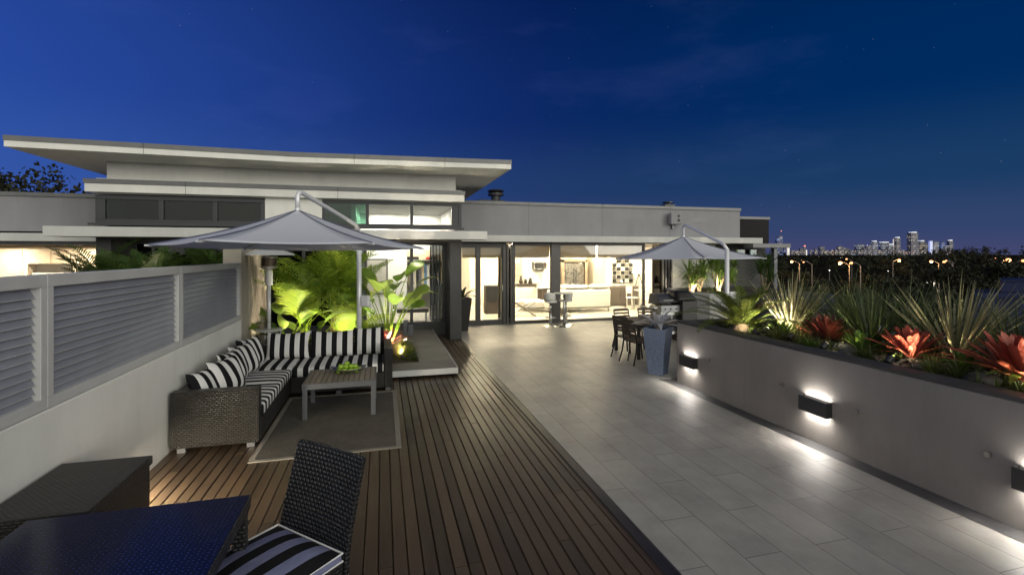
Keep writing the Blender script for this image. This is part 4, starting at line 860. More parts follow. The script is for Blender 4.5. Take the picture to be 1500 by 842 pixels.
# cycad
cy = thing('cycad', 'green cycad with a flat rosette of feather leaves at the left end of the planter', 'cycad', (5.28,6.2,ZS)); a = MB(); rr = random.Random(21)
for k in range(26):
    f = k/25; a.frond((5.28,6.2,ZS+.08), k*2.39996, .98*(.8+.3*f), R(66-46*f), R(35+15*f), 44, .15, .016, .35, .25, .10, rr, .011, .65)
build('foliage', a, l_cycad, cy); a = MB(); a.lathe([(.12,-.03),(.13,.03),(.09,.12),(.03,.15)], 12, (5.28,6.2,ZS)); build('stem', a, m_trunk, cy)
def tuft(label, x, y, z, h, n, mat, seed, group, sp=60, W=.008):
    rr = random.Random(seed); t = build('grass_tuft', MBtuft(x,y,z,h,n,rr,sp,W), mat, None, loc=(x,y,z)); tag(t, label, 'grass tuft', group); return t
def MBtuft(x, y, z, h, n, rr, sp, W):
    a = MB()
    for k in range(n):
        az = rr.uniform(0,6.28); th = R(sp)*rr.random()**.7; a.blade((x+.04*math.cos(az)*rr.random(), y+.04*math.sin(az)*rr.random(), z), az, h*rr.uniform(.6,1.1), W, PI/2-th, R(rr.uniform(10,70)), 4, spike, .2)
    return a
gT = 'grass tufts along the planter edge'
tuft('dark grass tuft just right of the cycad by the coping', 5.22, 5.42, ZS, .26, 90, l_dgrass, 31, gT)
tuft('yellow lit grass tuft under the cycad, at the far end of the coping', 5.18, 6.78, ZS, .2, 80, l_grass, 32, gT)
tuft('low mossy green tuft spilling over the coping below the dim bromeliad', 5.14, 4.85, ZS+.02, .16, 160, l_green, 33, gT, 85, .012)
tuft('dark grass tuft left of the bright red bromeliad', 5.2, 4.2, ZS, .22, 90, l_dgrass, 34, gT)
tuft('yellow green grass tuft between the bright and the largest red bromeliad', 5.22, 3.52, ZS, .24, 110, l_grass, 35, gT)
tuft('dark bushy grass tuft beside the rounded rock near the right edge', 5.2, 3.3, ZS, .24, 110, l_dgrass, 36, gT)
tuft('dark grass tuft behind the coping below the pale spiky clump', 5.3, 5.1, ZS, .24, 80, l_dgrass, 37, gT)
gc_ = MB(); rr = random.Random(77)
for q in range(330):
    x, y = rr.uniform(5.1,6.9), rr.uniform(2.2,6.9)
    for k in range(16): az = rr.uniform(0,6.28); gc_.blade((x,y,ZS-.01), az, rr.uniform(.08,.2), .014, R(rr.uniform(15,80)), R(rr.uniform(10,60)), 3, spike, .2)
build('ground_cover', gc_, l_dgrass, kind='stuff')
for i, (x, y, r, lb) in enumerate(((5.26,4.42,.10,'flat grey rock behind the coping, left of the bright red bromeliad'), (5.28,3.14,.12,'rounded rough rock in front of the largest red bromeliad'), (5.45,4.65,.11,'dark rock at the foot of the dark green spiky clump'), (5.36,3.66,.10,'dark rock right of the bright red bromeliad stem'), (5.42,5.6,.09,'pale lit rock at the foot of the pale spiky clump'))):
    a = MB(); rr = random.Random(40+i); a.blob((x,y,ZS+r*.25), (r*1.25,r,r*.6), 14, 9, .13, rr); o = build('garden_rock', a, m_rock, None, smooth=True, loc=(x,y,ZS)); tag(o, lb, 'rock', 'rocks in the planter')
# silver bromeliad in the blue pot, dark plant in the black pot
def potplant(name, label, cat, x, y, z, s, mat, n, seed, W):
    rr = random.Random(seed); t = thing(name, label, cat, (x,y,z)); a = MB()
    for k in range(n):
        f = k/(n-1); az = k*2.39996+seed; a.blade((x+.02*math.cos(az),y+.02*math.sin(az),z+.02), az, s*(.7+.45*f)*rr.uniform(.85,1.1), W*rr.uniform(.85,1.1), R(84-52*f), R(30+75*f)*rr.uniform(.4,1.1), 10, strap, .3)
    build('foliage', a, mat, t, smooth=True); a = MB(); a.lathe([(.05,0),(.06,.05),(.03,.14)], 10, (x,y,z-.01)); build('stem', a, m_trunk, t); return t
potplant('silver_bromeliad', 'silver grey strap leaved plant growing in the tapered blue pot', 'bromeliad', 4.79, 7.72, .785, .50, l_silver, 16, 3, .085)
potplant('broad_leaf_plant', 'dark strap leaved plant in the black pot by the charcoal column', 'potted plant', 2.17, 13.5, .875, .55, M('dark_leaf', (.05,.05,.02), .5), 12, 4, .09)
# palms of the lit bed
def palm(label, x, y, z, stems, nf, Lf, mat, seed, group=None, el=(50,86), dr=(35,80), ll=.36, lw=.026, hs=(.3,.9), nl=30):
    rr = random.Random(seed); t = thing('palm', label, 'palm', (x,y,z), group=group); a = MB(); st_ = MB()
    for s_ in range(stems):
        px, py = x+rr.uniform(-.2,.2), y+rr.uniform(-.2,.2); h = rr.uniform(*hs); tx, ty = px+rr.uniform(-.12,.12), py+rr.uniform(-.12,.12)
        st_.tube([(px,py,z-.02),((px+tx)/2+.02,(py+ty)/2,z+h*.5),(tx,ty,z+h)], [.034,.03,.022], 7)
        for k in range(nf):
            a.frond((tx,ty,z+h*.97), rr.uniform(0,6.28), Lf*rr.uniform(.75,1.1), R(rr.uniform(*el)), R(rr.uniform(*dr)), nl, ll, lw, .35, .5, .22, rr)
    build('fronds', a, mat, t); build('stems', st_, m_trunk, t, smooth=True); return t
gP = 'palms in the lit bed behind the sofa'
palm('tall yellow green feather palm right beside the patio heater', -1.35, 10.1, .2, 3, 4, 1.6, l_palm, 51, gP, (55,88), (30,65), .42, .04, nl=22)
palm('lit feather palm in the middle of the bed with long arching midribs', -.85, 10.6, .2, 3, 4, 1.75, l_palm, 52, gP, (55,88), (30,70), .42, .04, nl=22)
palm('smaller fan of feather leaves in front of the white umbrella pole', -.55, 9.75, .2, 2, 5, 1.15, l_palm, 53, gP, (40,85), (30,75), .34, .034, (.1,.35), 20)
palm('feather palm at the back of the bed against the dark glass', -1.2, 11.5, .2, 3, 4, 1.7, l_palm, 54, gP, (55,88), (30,65), .42, .04, nl=22)
def bigleaf(label, x, y, z, n, seed, H, hl, spread=1, name='broad_leaf_plant'):
    rr = random.Random(seed); t = thing(name, label, 'broad leaf plant', (x,y,z)); a = MB(); st_ = MB()
    for k in range(n):
        az = k*2.4+rr.uniform(-.4,.4); el = R(rr.uniform(62,86)); l = H*rr.uniform(.55,1.05); p = Vector((x,y,z)); pts = [p.copy()]; e = el
        for q in range(5): p = p+Vector((math.cos(az)*math.cos(e)*spread, math.sin(az)*math.cos(e)*spread, math.sin(e)))*l/5; e -= .07; pts.append(p.copy())
        st_.tube(pts, [.018,.016,.014,.012,.01,.008], 6)
        a.blade(p, az, hl*rr.uniform(.8,1.15), hl*.5*rr.uniform(.8,1.2), e-.15, R(rr.uniform(25,80)), 9, broad, .22, rr.uniform(-1.2,1.2))
    build('foliage', a, l_strel, t, smooth=True); build('leaf_stalks', st_, l_palm, t, smooth=True); return t
bigleaf('strelitzia with big paddle leaves between the umbrella pole and the bedroom glass', .12, 10.2, .12, 20, 61, 1.55, .58)
bigleaf('low broad leaved plant at the foot of the patio heater', -1.75, 9.75, .2, 8, 62, .85, .5, 1.2)
bigleaf('broad banana leaves beside the heater shelf', -1.35, 9.4, .2, 7, 63, .75, .48, 1.3)
bromeliad('dark red cordyline like rosette beside the right sofa arm', .06, 9.75, .32, .5, l_dred, 26, 64, None, 'bromeliad')
gB = 'grass tufts in the step cut-out'
tuft('bright lit grass tuft glowing around the nearer garden spotlight', .40, 9.55, .13, .34, 160, l_grass, 71, gB, 75, .008)
tuft('green grass tuft at the right of the cut-out beside the slab', .55, 10.0, .13, .28, 150, l_grass, 72, gB, 75, .008)
tuft('low green tuft at the back of the cut-out by the farther spotlight', .45, 10.9, .13, .2, 140, l_grass, 73, gB, 80, .009)
tuft('dark low tuft right of the nearer spotlight by the slab edge', .58, 9.35, .13, .2, 100, l_dgrass, 74, gB, 75, .008)
bo = thing('garden_bollard', 'short grey post at the foot of the bedroom glass beside the step', 'bollard', (.60,12.2,.15)); a = MB(); a.box(.50,12.15,.15,.60,12.25,.52); a.box(.61,12.1,.15,.73,12.2,.40); build('post', a, m_tabmetal, bo, bevel=.008); a = MB(); a.box(.49,12.14,.521,.61,12.26,.545); build('cap', a, m_alu, bo)
# shaded palms in the courtyard beyond the louvre screen
gS = 'shaded palms beyond the louvre screen'
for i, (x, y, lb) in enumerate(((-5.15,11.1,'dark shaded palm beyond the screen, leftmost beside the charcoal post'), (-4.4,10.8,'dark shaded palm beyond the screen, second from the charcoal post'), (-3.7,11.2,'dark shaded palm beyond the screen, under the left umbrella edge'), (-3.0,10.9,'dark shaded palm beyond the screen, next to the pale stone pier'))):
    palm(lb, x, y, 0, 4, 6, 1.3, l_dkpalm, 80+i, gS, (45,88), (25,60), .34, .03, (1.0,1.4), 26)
# strappy plants behind the right umbrella
gY = 'strappy plants lit from below behind the right umbrella'
def yucca(label, x, y, z, heads, seed, s=.62, mat=None):
    rr = random.Random(seed); t = thing('strappy_plant', label, 'strappy plant', (x,y,z), group=gY); a = MB(); st_ = MB()
    for h in range(heads):
        hx_, hy_ = x+rr.uniform(-.25,.25), y+rr.uniform(-.25,.25); hh = rr.uniform(.12,.75); st_.tube([(x+rr.uniform(-.06,.06),y,z-.02),(hx_,hy_,z+hh)], [.035,.022], 7)
        for k in range(34):
            f = k/33; az = k*2.39996+h; a.blade((hx_,hy_,z+hh), az, s*rr.uniform(.75,1.1), .04, R(82-85*f), R(30+40*f)*rr.uniform(.4,1.3), 6, lance, .2)
    build('foliage', a, mat or l_yucca, t, smooth=True); build('stem', st_, m_trunk, t, smooth=True); return t
yucca('lit strappy plant nearest the grey wall, leftmost of the row', 8.95, 12.6, 1.0, 4, 91)
yucca('lit strappy plant second from the grey wall under the umbrella edge', 9.4, 12.9, 1.0, 4, 92)
yucca('lit strappy plant in the middle of the row, bright glow at its foot', 9.9, 12.6, 1.0, 5, 93)
yucca('lit strappy plant just left of the right umbrella pole', 10.4, 12.9, 1.0, 4, 94)
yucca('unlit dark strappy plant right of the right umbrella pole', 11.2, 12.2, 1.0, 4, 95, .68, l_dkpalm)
# ------------------------------------------------------------------ garden spotlights (fixtures with their lamps)
m_lens = EM('spotlight_lens', (1,.88,.66), 14)
def spotlight(label, x, y, z, target, power, cone=95, col=(1,.86,.64), up=.1, blend=.6):
    t = thing('garden_spotlight', label, 'spotlight', (x,y,z), group='garden spotlights')
    d = (Vector(target)-Vector((x,y,z+up))).normalized(); q = d.to_track_quat('Z','Y').to_matrix().to_4x4(); T = Matrix.Translation((x,y,z+up)) @ q
    a = MB(); a.lathe([(.022,-.09),(.035,-.085),(.038,.0),(.034,.0)], 14); a.v = [tuple(T@Vector(p)) for p in a.v]; build('lamp_body', a, m_black, t, smooth=False)
    a = MB(); a.lathe([(.033,.001),(.033,.004)], 14); a.v = [tuple(T@Vector(p)) for p in a.v]; build('lens', a, m_lens, t)
    a = MB(); a.tube([(x,y,z-.03),(x,y,z+up-.02)], .008, 6); build('stake', a, m_black, t)
    ld = bpy.data.lights.new('spot_lamp', 'SPOT'); ld.energy = power; ld.spot_size = R(cone); ld.spot_blend = blend; ld.color = col; ld.shadow_soft_size = .03
    o = bpy.data.objects.new('spot_lamp', ld); COL.objects.link(o); o.location = Vector((x,y,z+up))+d*.02; o.rotation_euler = d.to_track_quat('-Z','Y').to_euler()
spotlight('garden spotlight in the grass beside the right sofa arm, nearer of two', .36, 9.50, .13, (-.1,10.6,2.1), 380, 120)
spotlight('garden spotlight by the bedroom glass, farther of the two in the bed', .50, 11.1, .13, (-.3,11.0,2.2), 120, 120)
spotlight('garden spotlight hidden behind the sofa back lighting the palms', -1.25, 9.05, .22, (-1.1,10.9,2.6), 330, 90)
spotlight('garden spotlight behind the sofa back in front of the umbrella pole', -.35, 9.05, .22, (-.75,10.9,2.6), 260, 80)
spotlight('garden spotlight at the foot of the patio heater lighting the rough wall', -1.6, 9.6, .22, (-2.2,10.4,1.7), 60, 110)
spotlight('planter spotlight by the cycad aimed at the pale spiky clump', 5.40, 5.82, ZS, (5.9,5.85,1.5), 85, 110)
spotlight('planter spotlight behind the dim bromeliad', 5.30, 5.28, ZS, (5.8,5.4,1.4), 12, 100)
spotlight('planter spotlight in front of the bright red bromeliad', 5.12, 3.84, ZS, (5.72,3.95,1.45), 42, 95)
spotlight('planter spotlight at the right edge under the largest red bromeliad', 5.12, 2.72, ZS, (5.6,3.05,1.5), 24, 100)
spotlight('planter spotlight behind the coping left of the bright red bromeliad', 5.14, 4.62, ZS, (5.95,4.7,1.6), 14, 100)
spotlight('planter spotlight behind the coping in front of the cycad', 5.10, 5.72, ZS, (5.3,6.4,1.5), 26, 110)
spotlight('courtyard spotlight hidden beyond the screen under the shaded palms', -3.6, 10.1, 0, (-3.2,12.0,4.2), 120, 100)
spotlight('spotlight below the strappy plants, nearer the grey wall', 8.8, 12.2, 1.0, (9.1,13.2,1.7), 90, 125)
spotlight('spotlight below the strappy plants, nearer the umbrella pole', 9.75, 12.15, 1.0, (9.95,13.2,1.7), 110, 125)
# ================================================================== interiors
def simple(name, label, cat, boxes, mat, bevel=.01, group=None, parts=()):
    lo = [min(b[i] for b in boxes) for i in range(3)]; hi = [max(b[i+3] for b in boxes) for i in range(3)]
    t = thing(name, label, cat, ((lo[0]+hi[0])/2, (lo[1]+hi[1])/2, lo[2]), group=group)
    a = MB()
    for b in boxes: a.box(*b)
    build('body', a, mat, t, bevel=bevel)
    for nm, bs, mt in parts:
        a = MB()
        for b in bs: a.box(*b)
        build(nm, a, mt, t, bevel=.004)
    return t
m_sofaw = M('white_leather', (.74,.71,.66), .4, var=.03, bump=.1, bscale=12); m_dkwood = M('dark_wood', (.05,.038,.03), .4, var=.2)
lsf = thing('white_sofa', 'white leather sofa seen from behind inside the living room', 'sofa', (6.9,16.9,0))
for nm, b in (('base',(5.75,16.5,.14,8.2,17.5,.40)), ('backrest',(5.75,16.38,.16,8.2,16.62,.86)), ('armrest',(8.0,16.6,.16,8.28,17.5,.66)), ('chaise',(5.0,16.9,.14,5.9,17.9,.42)), ('headrest',(6.5,16.36,.87,7.3,16.58,1.02)), ('headrest',(7.35,16.36,.87,8.15,16.58,1.02))):
    a = MB(); a.box(*b); build(nm, a, m_sofaw, lsf, bevel=.07, seg=4)
for x, y in ((5.85,16.48),(8.15,16.48),(7.0,16.48),(5.1,17.0),(8.15,17.4)): a = MB(); a.box(x-.02,y-.02,.015,x+.02,y+.02,.16); build('leg', a, m_steel, lsf)
xt = thing('side_table', 'glass topped side table on crossed steel legs inside the glass doors', 'side table', (4.75,16.0,0))
a = MB(); a.box(4.3,15.75,.52,5.2,16.25,.535); build('table_top', a, m_gloss, xt)
for y in (15.8,16.2): a = MB(); a.tube([(4.35,y,.02),(5.1,y,.52)], .014, 6); a.tube([(5.1,y,.02),(4.35,y,.52)], .014, 6); build('crossed_leg', a, m_steel, xt)
kc = simple('kitchen_counter', 'white kitchen counter with a dark timber top at the back of the living room', 'counter', [(4.6,18.6,.015,6.0,19.2,.86)], m_gloss, parts=[('counter_top', [(4.55,18.55,.861,6.05,19.25,.93)], m_dkwood), ('cabinet_door', [(4.64,18.585,.08,5.28,18.599,.82),(5.31,18.585,.08,5.96,18.599,.82)], m_cream)])
simple('wall_cabinet', 'tall white kitchen cabinets behind the counter around the microwave', 'cabinet', [(5.9,20.0,.015,7.5,20.59,2.3)], m_gloss, parts=[('cabinet_door', [(5.93,19.98,.9,6.68,19.999,1.4),(5.93,19.98,1.86,6.68,19.999,2.28),(6.72,19.98,.1,7.47,19.999,2.28)], m_white)])
simple('splashback', 'grey glass splashback panel behind the kitchen counter', 'splashback', [(5.0,20.57,.95,5.88,20.598,1.75)], M('grey_glass', (.4,.38,.34), .15), .002)
simple('microwave', 'small steel microwave set into the white cabinets', 'microwave', [(6.25,19.7,1.48,6.85,19.97,1.82)], m_steel, parts=[('door', [(6.30,19.68,1.53,6.7,19.699,1.77)], m_black), ('control_panel', [(6.72,19.685,1.53,6.81,19.699,1.77)], m_dkwood)])
simple('fridge', 'tall double door steel fridge right of the glass door post', 'fridge', [(7.75,19.9,.015,8.65,20.55,1.75)], m_steel, parts=[('door', [(7.77,19.87,.5,8.195,19.899,1.74),(8.205,19.87,.5,8.63,19.899,1.74)], m_steel), ('drawer', [(7.77,19.87,.06,8.63,19.899,.48)], m_steel), ('handle', [(8.13,19.83,.8,8.155,19.86,1.5),(8.245,19.83,.8,8.27,19.86,1.5)], m_tabmetal)])
simple('fridge_surround', 'beige timber surround framing the steel fridge', 'cabinet', [(7.6,19.85,.015,7.72,20.59,1.9),(8.68,19.85,.015,8.80,20.59,1.9),(7.6,19.85,1.801,8.80,20.59,1.9)], M('beige_timber',(.3,.24,.18),.5,var=.15), .004)
def jar(name, label, cat, prof, c, mat): 
    a = MB(); a.lathe(prof, 14, c); o = build(name, a, mat, None, smooth=True, loc=c); return tag(o, label, cat)
jar('kettle', 'dark kettle at the right end of the kitchen counter', 'kettle', [(.08,0),(.09,.05),(.07,.2),(.03,.23),(.02,.26)], (5.85,18.9,.931), m_black)
jar('vase', 'small dark vase on the kitchen counter beside the splashback', 'vase', [(.05,0),(.09,.08),(.05,.2),(.03,.3),(.05,.33)], (5.45,18.9,.931), m_dkwood)
jar('canister', 'steel canister on the kitchen counter between vase and kettle', 'canister', [(.07,0),(.07,.2),(.06,.22)], (5.66,18.95,.931), m_steel)
jar("lidded_jar", 'white lidded jar at the left end of the kitchen counter', 'jar', [(.07,0),(.1,.12),(.09,.3),(.03,.34)], (4.95,18.9,.931), m_gloss)
simple('island_bench', 'white breakfast bar with dark open shelves behind the white sofa', 'bench', [(6.0,18.2,.78,7.7,18.8,.9)], m_gloss, parts=[('open_shelf', [(6.1,18.25,.02,7.6,18.75,.775)], m_dkwood)])
pf = thing('framed_picture', 'tall narrow framed picture on the cream wall right of the fridge', 'picture', (8.95,20.55,.95))
x0 = xa(863.5,20.5); x1 = xa(875,20.5)
a = MB(); zt, zb = 1.98, .72; a.box(x0,20.53,zb,x1,20.58,zb+.05); a.box(x0,20.53,zt-.05,x1,20.58,zt); a.box(x0,20.53,zb+.05,x0+.05,20.58,zt-.05); a.box(x1-.05,20.53,zb+.05,x1,20.58,zt-.05); build('frame', a, m_dkwood, pf)
a = MB(); a.box(x0+.05,20.56,zb+.05,x1-.05,20.57,zt-.05); build('print', a, M('beige_print',(.5,.42,.32),.6,var=.3,scale=6), pf)
# panel of black, grey and white squares
at_ = thing('square_wall_panel', 'black, grey and white wall panel of small squares above the dark sideboard', 'wall art', (10.1,18.68,.95)); X0 = xa(897,18.66); X1 = xa(927,18.66)
a = MB(); mats = [m_black, M('grey_square',(.3,.28,.25),.3), m_white, m_steel]; rr = random.Random(5)
a.cur = 2; a.box(X0,18.665,.93,X1,18.69,1.93)
for i in range(5):
    for j in range(6):
        a.cur = 0 if (i+j) % 2 == 0 else rr.choice([1,2,3]); w = (X1-X0)/5; h = 1/6; k = rr.uniform(.0,.12); a.box(X0+i*w+.015, 18.645-k*.1, .93+j*h+.012, X0+(i+1)*w-.015, 18.664, .93+(j+1)*h-.012)
build('squares', a, mats, at_)
simple('sideboard', 'dark grey sideboard under the panel of squares', 'sideboard', [(xa(888,18.2),18.0,.05,xa(889,18.2)+1.35,18.45,.82)], M('grey_lacquer',(.16,.14,.125),.35), .006, parts=[('door', [(xa(888,18.2)+.03,17.985,.1,xa(888,18.2)+.5,17.999,.78),(xa(888,18.2)+.52,17.985,.1,xa(888,18.2)+1.3,17.999,.78)], M('grey_lacquer_dark',(.09,.075,.065),.35))])
lt = thing('table_lamp', 'lit table lamp with a pale cone shade on the sideboard', 'lamp', (10.35,18.2,.82)); lx, ly = xa(936,18.2), 18.2
a = MB(); a.lathe([(.30,1.35),(.13,1.75)], 24, (lx,ly,0), caps=False); build('lamp_shade', a, EM('lit_shade',(1,.86,.62),2.2), lt, smooth=True)
for q in range(3): an = q*2.09; a = MB(); a.tube([(lx+.16*math.cos(an),ly+.16*math.sin(an),.82),(lx,ly,1.38)], .014, 6); build('leg', a, m_dkwood, lt)
idt = simple('dining_table', 'white indoor dining table with the white chairs around it', 'table', [(9.65,16.4,.70,11.2,17.3,.75)], m_gloss, parts=[('leg', [(10.2,16.7,.015,10.5,17.0,.699)], m_gloss)])
ic = thing('white_chair', 'white dining chair inside the glass, leftmost of the row', 'chair', (9.7,16.1,.015), R(180), 'white dining chairs inside', local=True)
for nm, bs in (('seat',[(-.2,-.2,.43,.2,.2,.47)]), ('backrest',[(-.2,.17,.62,.2,.2,.9),(-.2,.17,.471,-.16,.2,.619),(.16,.17,.471,.2,.2,.619)])): 
    a = MB()
    for b in bs: a.box(*b)
    build(nm, a, m_gloss, ic, bevel=.01, local=True)
for x in (-.19,.15):
    for y in (-.19,.15): a = MB(); a.box(x,y,0,x+.04,y+.04,.429); build('leg', a, m_gloss, ic, bevel=.004, local=True)
dup(ic, (10.25,16.05,.015), R(176), 'white dining chair inside the glass, middle of the row'); dup(ic, (10.8,16.1,.015), R(184), 'white dining chair inside the glass, rightmost of the row behind the umbrella')
dup(ic, (9.35,16.8,.015), R(95), 'white dining chair at the left end of the indoor table')
simple('speaker_cabinet', 'tall dark cabinet standing behind the left glass door', 'cabinet', [(3.55,16.8,.015,4.05,17.2,1.02)], m_dkwood, parts=[('upper_panel', [(3.58,16.785,.45,4.02,16.799,1.0)], m_black)]); simple('low_cabinet', 'low dark cabinet right of the tall dark cabinet', 'cabinet', [(4.06,17.0,.015,4.6,17.4,.5)], m_dkwood)
simple('thermostat', 'small dark panel on the cream wall above the tall cabinet', 'panel', [(3.101,18.2,1.45,3.13,18.4,1.7)], m_black, .004)
# bedroom contents
bpx0, bpx1 = xa(541,15.58), xa(568,15.58)
simple('bedroom_picture', 'large pale framed picture on the white bedroom wall behind the strelitzia', 'picture', [(bpx0-.1,15.56,.9,bpx1,15.598,2.0)], m_black, .004, parts=[('print', [(bpx0-.06,15.552,.94,bpx1-.04,15.559,1.96)], M('pale_print',(.4,.38,.34),.5,var=.2,scale=3))])
bn = simple('bedroom_bench', 'dark low bench on steel legs just inside the bedroom glass', 'bench', [(.38,13.35,.56,1.22,13.75,.66)], m_dkwood, parts=[('leg', [(.42,13.38,.3,.45,13.72,.559),(1.15,13.38,.3,1.18,13.72,.559)], m_steel)])
cols = [(.03,.03,.03),(.5,.47,.42),(.25,.2,.15),(.04,.035,.03),(.6,.55,.45),(.02,.02,.025),(.12,.12,.14),(.45,.36,.22),(.1,.2,.3),(.65,.63,.6),(.6,.58,.55),(.15,.05,.04)]
nmz = ['black','pale grey','brown','charcoal','cream','long black','slate grey','tan','blue','white','off white','dark red']
for i, c_ in enumerate(cols):
    x = XN0-.08+(XN1-XN0+.16)*i/11; l = [.75,.6,.7,.65,.8,1.35,.7,.65,.8,.85,.75,1.0][i]
    a = MB(); k = .035; V = [(x-k*.5,15.98,1.84),(x+k*.5,15.98,1.84),(x+k,16.3,1.78),(x-k,16.3,1.78)]; a.add([(x-.01,16.12,1.86),(x+.01,16.12,1.86),(x+.03,15.95,1.78),(x-.03,15.95,1.78),(x+.045,15.92,1.83-l),(x-.045,15.92,1.83-l),(x+.03,16.3,1.78),(x-.03,16.3,1.78),(x+.045,16.32,1.83-l),(x-.045,16.32,1.83-l)], [(0,1,2,3),(3,2,4,5),(1,0,7,6),(6,7,9,8),(0,3,5,9,7),(1,6,8,4,2),(5,4,8,9)])
    o = build('garment', a, M('cloth_'+nmz[i].replace(' ','_'), c_, .85), None, loc=(x,16.12,1.83-l)); tag(o, f'{nmz[i]} garment hanging on the wardrobe rail behind the bedroom glass', 'garment', 'clothes on the wardrobe rail')
a = MB(); a.box(XN0-.02,15.95,1.961,XN0+.4,16.35,2.06); o = build('storage_bag', a, m_black, None, bevel=.03, loc=(XN0+.2,16.1,1.961)); tag(o, 'flat black bag lying on the wardrobe shelf', 'bag')
a = MB(); a.lathe([(.09,0),(.08,.05),(.04,.09)],12,(XN1-.08,16.05,1.961)); o = build('red_hat', a, M('red_felt',(.4,.03,.03),.8), None, smooth=True, loc=(XN1-.08,16.05,1.961)); tag(o, 'small red hat at the right end of the wardrobe shelf', 'hat')
# left room kitchen wall
lc = simple('kitchen_cabinets', 'cream kitchen cabinet wall lit in the room at far left', 'cabinet', [(-12.5,17.2,.02,-9.95,17.59,2.3),(-8.85,17.2,.02,-6.6,17.59,2.3),(-9.949,17.2,1.86,-8.851,17.59,2.3),(-9.949,17.2,.02,-8.851,17.59,1.1)], m_cream, .004, parts=[('cabinet_door', [(-11.9+i*.62,17.185,1.2,-11.9+i*.62+.60,17.199,2.28) for i in range(3)]+[(-8.82+i*.62,17.185,1.2,-8.82+i*.62+.60,17.199,2.28) for i in range(3)]+[(-9.92+i*.55,17.185,1.88,-9.92+i*.55+.53,17.199,2.28) for i in range(2)], M('cream_gloss',(.74,.66,.54),.3))])
simple('range_hood', 'pale oven unit set in the niche of the cream cabinets', 'oven', [(-9.9,17.3,1.25,-9.0,17.58,1.6)], m_gloss, .006)
jar('white_jug', 'small white jug in the niche of the cream cabinets', 'jug', [(.07,0),(.09,.1),(.06,.25),(.08,.3)], (-9.3,17.25,1.101), m_gloss)
# downlights: trims in the ceilings with their lamps
m_dl = EM('downlight_lens', (1,.85,.62), 12)
def downlight(label, x, y, z, power, col, group):
    t = thing('downlight', label, 'downlight', (x,y,z), group=group)
    a = MB(); a.lathe([(.06,-.012),(.075,-.012),(.075,-.001)], 18, (x,y,z)); build('trim', a, m_white, t); a = MB(); a.lathe([(.055,-.010),(.055,-.006)], 16, (x,y,z)); build('lens', a, m_dl, t)
    ld = bpy.data.lights.new('downlight_lamp', 'AREA'); ld.shape = 'DISK'; ld.size = .1; ld.energy = power; ld.color = col; o = bpy.data.objects.new('downlight_lamp', ld); COL.objects.link(o); o.location = (x,y,z-.02)
warm = (1,.79,.52); neu = (1,.90,.76)
for x in (3.6,5.4,7.2,9.0,10.8):
    for y in (15.4,17.4,19.5):
        if y > 18.5 and x > 9: continue
        downlight('recessed ceiling downlight in the living room', x, y, 2.529, 122, warm, 'living room downlights')
for x, y in ((.0,13.9),(1.1,13.9),(.0,15.1),(1.1,15.1)): downlight('recessed ceiling downlight in the bedroom', x, y, 3.399, 46, neu, 'bedroom downlights')
downlight('recessed downlight inside the wardrobe', (XN0+XN1)/2, 16.05, 2.599, 22, warm, 'bedroom downlights')
for x in (-12,-10.2,-8.4,-6.8): downlight('recessed ceiling downlight in the far left kitchen', x, 16.6, 2.399, 48, warm, 'kitchen downlights')
# down light on the left wall, hidden behind the storage box (its glow lies on wall and deck)
t = thing('wall_light', 'black down light low on the white wall, half hidden behind the storage box', 'wall light', (-2.24,4.5,.3)); y = 4.5
a = MB(); a.box(-2.165,y-.185,.27,-2.15,y+.185,.43); a.box(-2.239,y-.185,.27,-2.166,y-.175,.43); a.box(-2.239,y+.175,.27,-2.166,y+.185,.43); a.box(-2.239,y-.174,.415,-2.166,y+.174,.43); build('housing', a, m_black, t, bevel=.003)
a = MB(); a.box(-2.237,y-.173,.30,-2.167,y+.173,.33); build('diffuser', a, m_diff, t)
ld = bpy.data.lights.new('wall_lamp', 'AREA'); ld.shape = 'RECTANGLE'; ld.size = .05; ld.size_y = .32; ld.energy = 150; ld.color = (1,.86,.62); o = bpy.data.objects.new('wall_lamp', ld); COL.objects.link(o); o.location = (-2.19,y,.275); o.rotation_euler = (R(18), R(-42), 0)
# ================================================================== far background
def crown(mb, c, r, n, s, rr, clumps=14):
    cs = []
    for k in range(clumps):
        v = Vector((rr.gauss(0,1),rr.gauss(0,1),rr.gauss(0,1))).normalized()*rr.uniform(.3,.9); cs.append((c[0]+v.x*r[0], c[1]+v.y*r[1], c[2]+v.z*r[2]))
    for k in range(n):
        q = rr.choice(cs); v = Vector((rr.gauss(0,1),rr.gauss(0,1),rr.gauss(0,1))).normalized()*rr.random()**.4; p = Vector((q[0]+v.x*r[0]*.42, q[1]+v.y*r[1]*.42, q[2]+v.z*r[2]*.4))
        a = Vector((rr.gauss(0,1),rr.gauss(0,1),rr.gauss(0,1))).normalized(); b = a.cross(Vector((rr.gauss(0,1),rr.gauss(0,1),rr.gauss(0,1)))).normalized(); w = s*rr.uniform(.6,1.3)
        mb.quad(p-a*w-b*w*.5, p+a*w-b*w*.4, p+a*w*.8+b*w*.5, p-a*w*.7+b*w*.6)
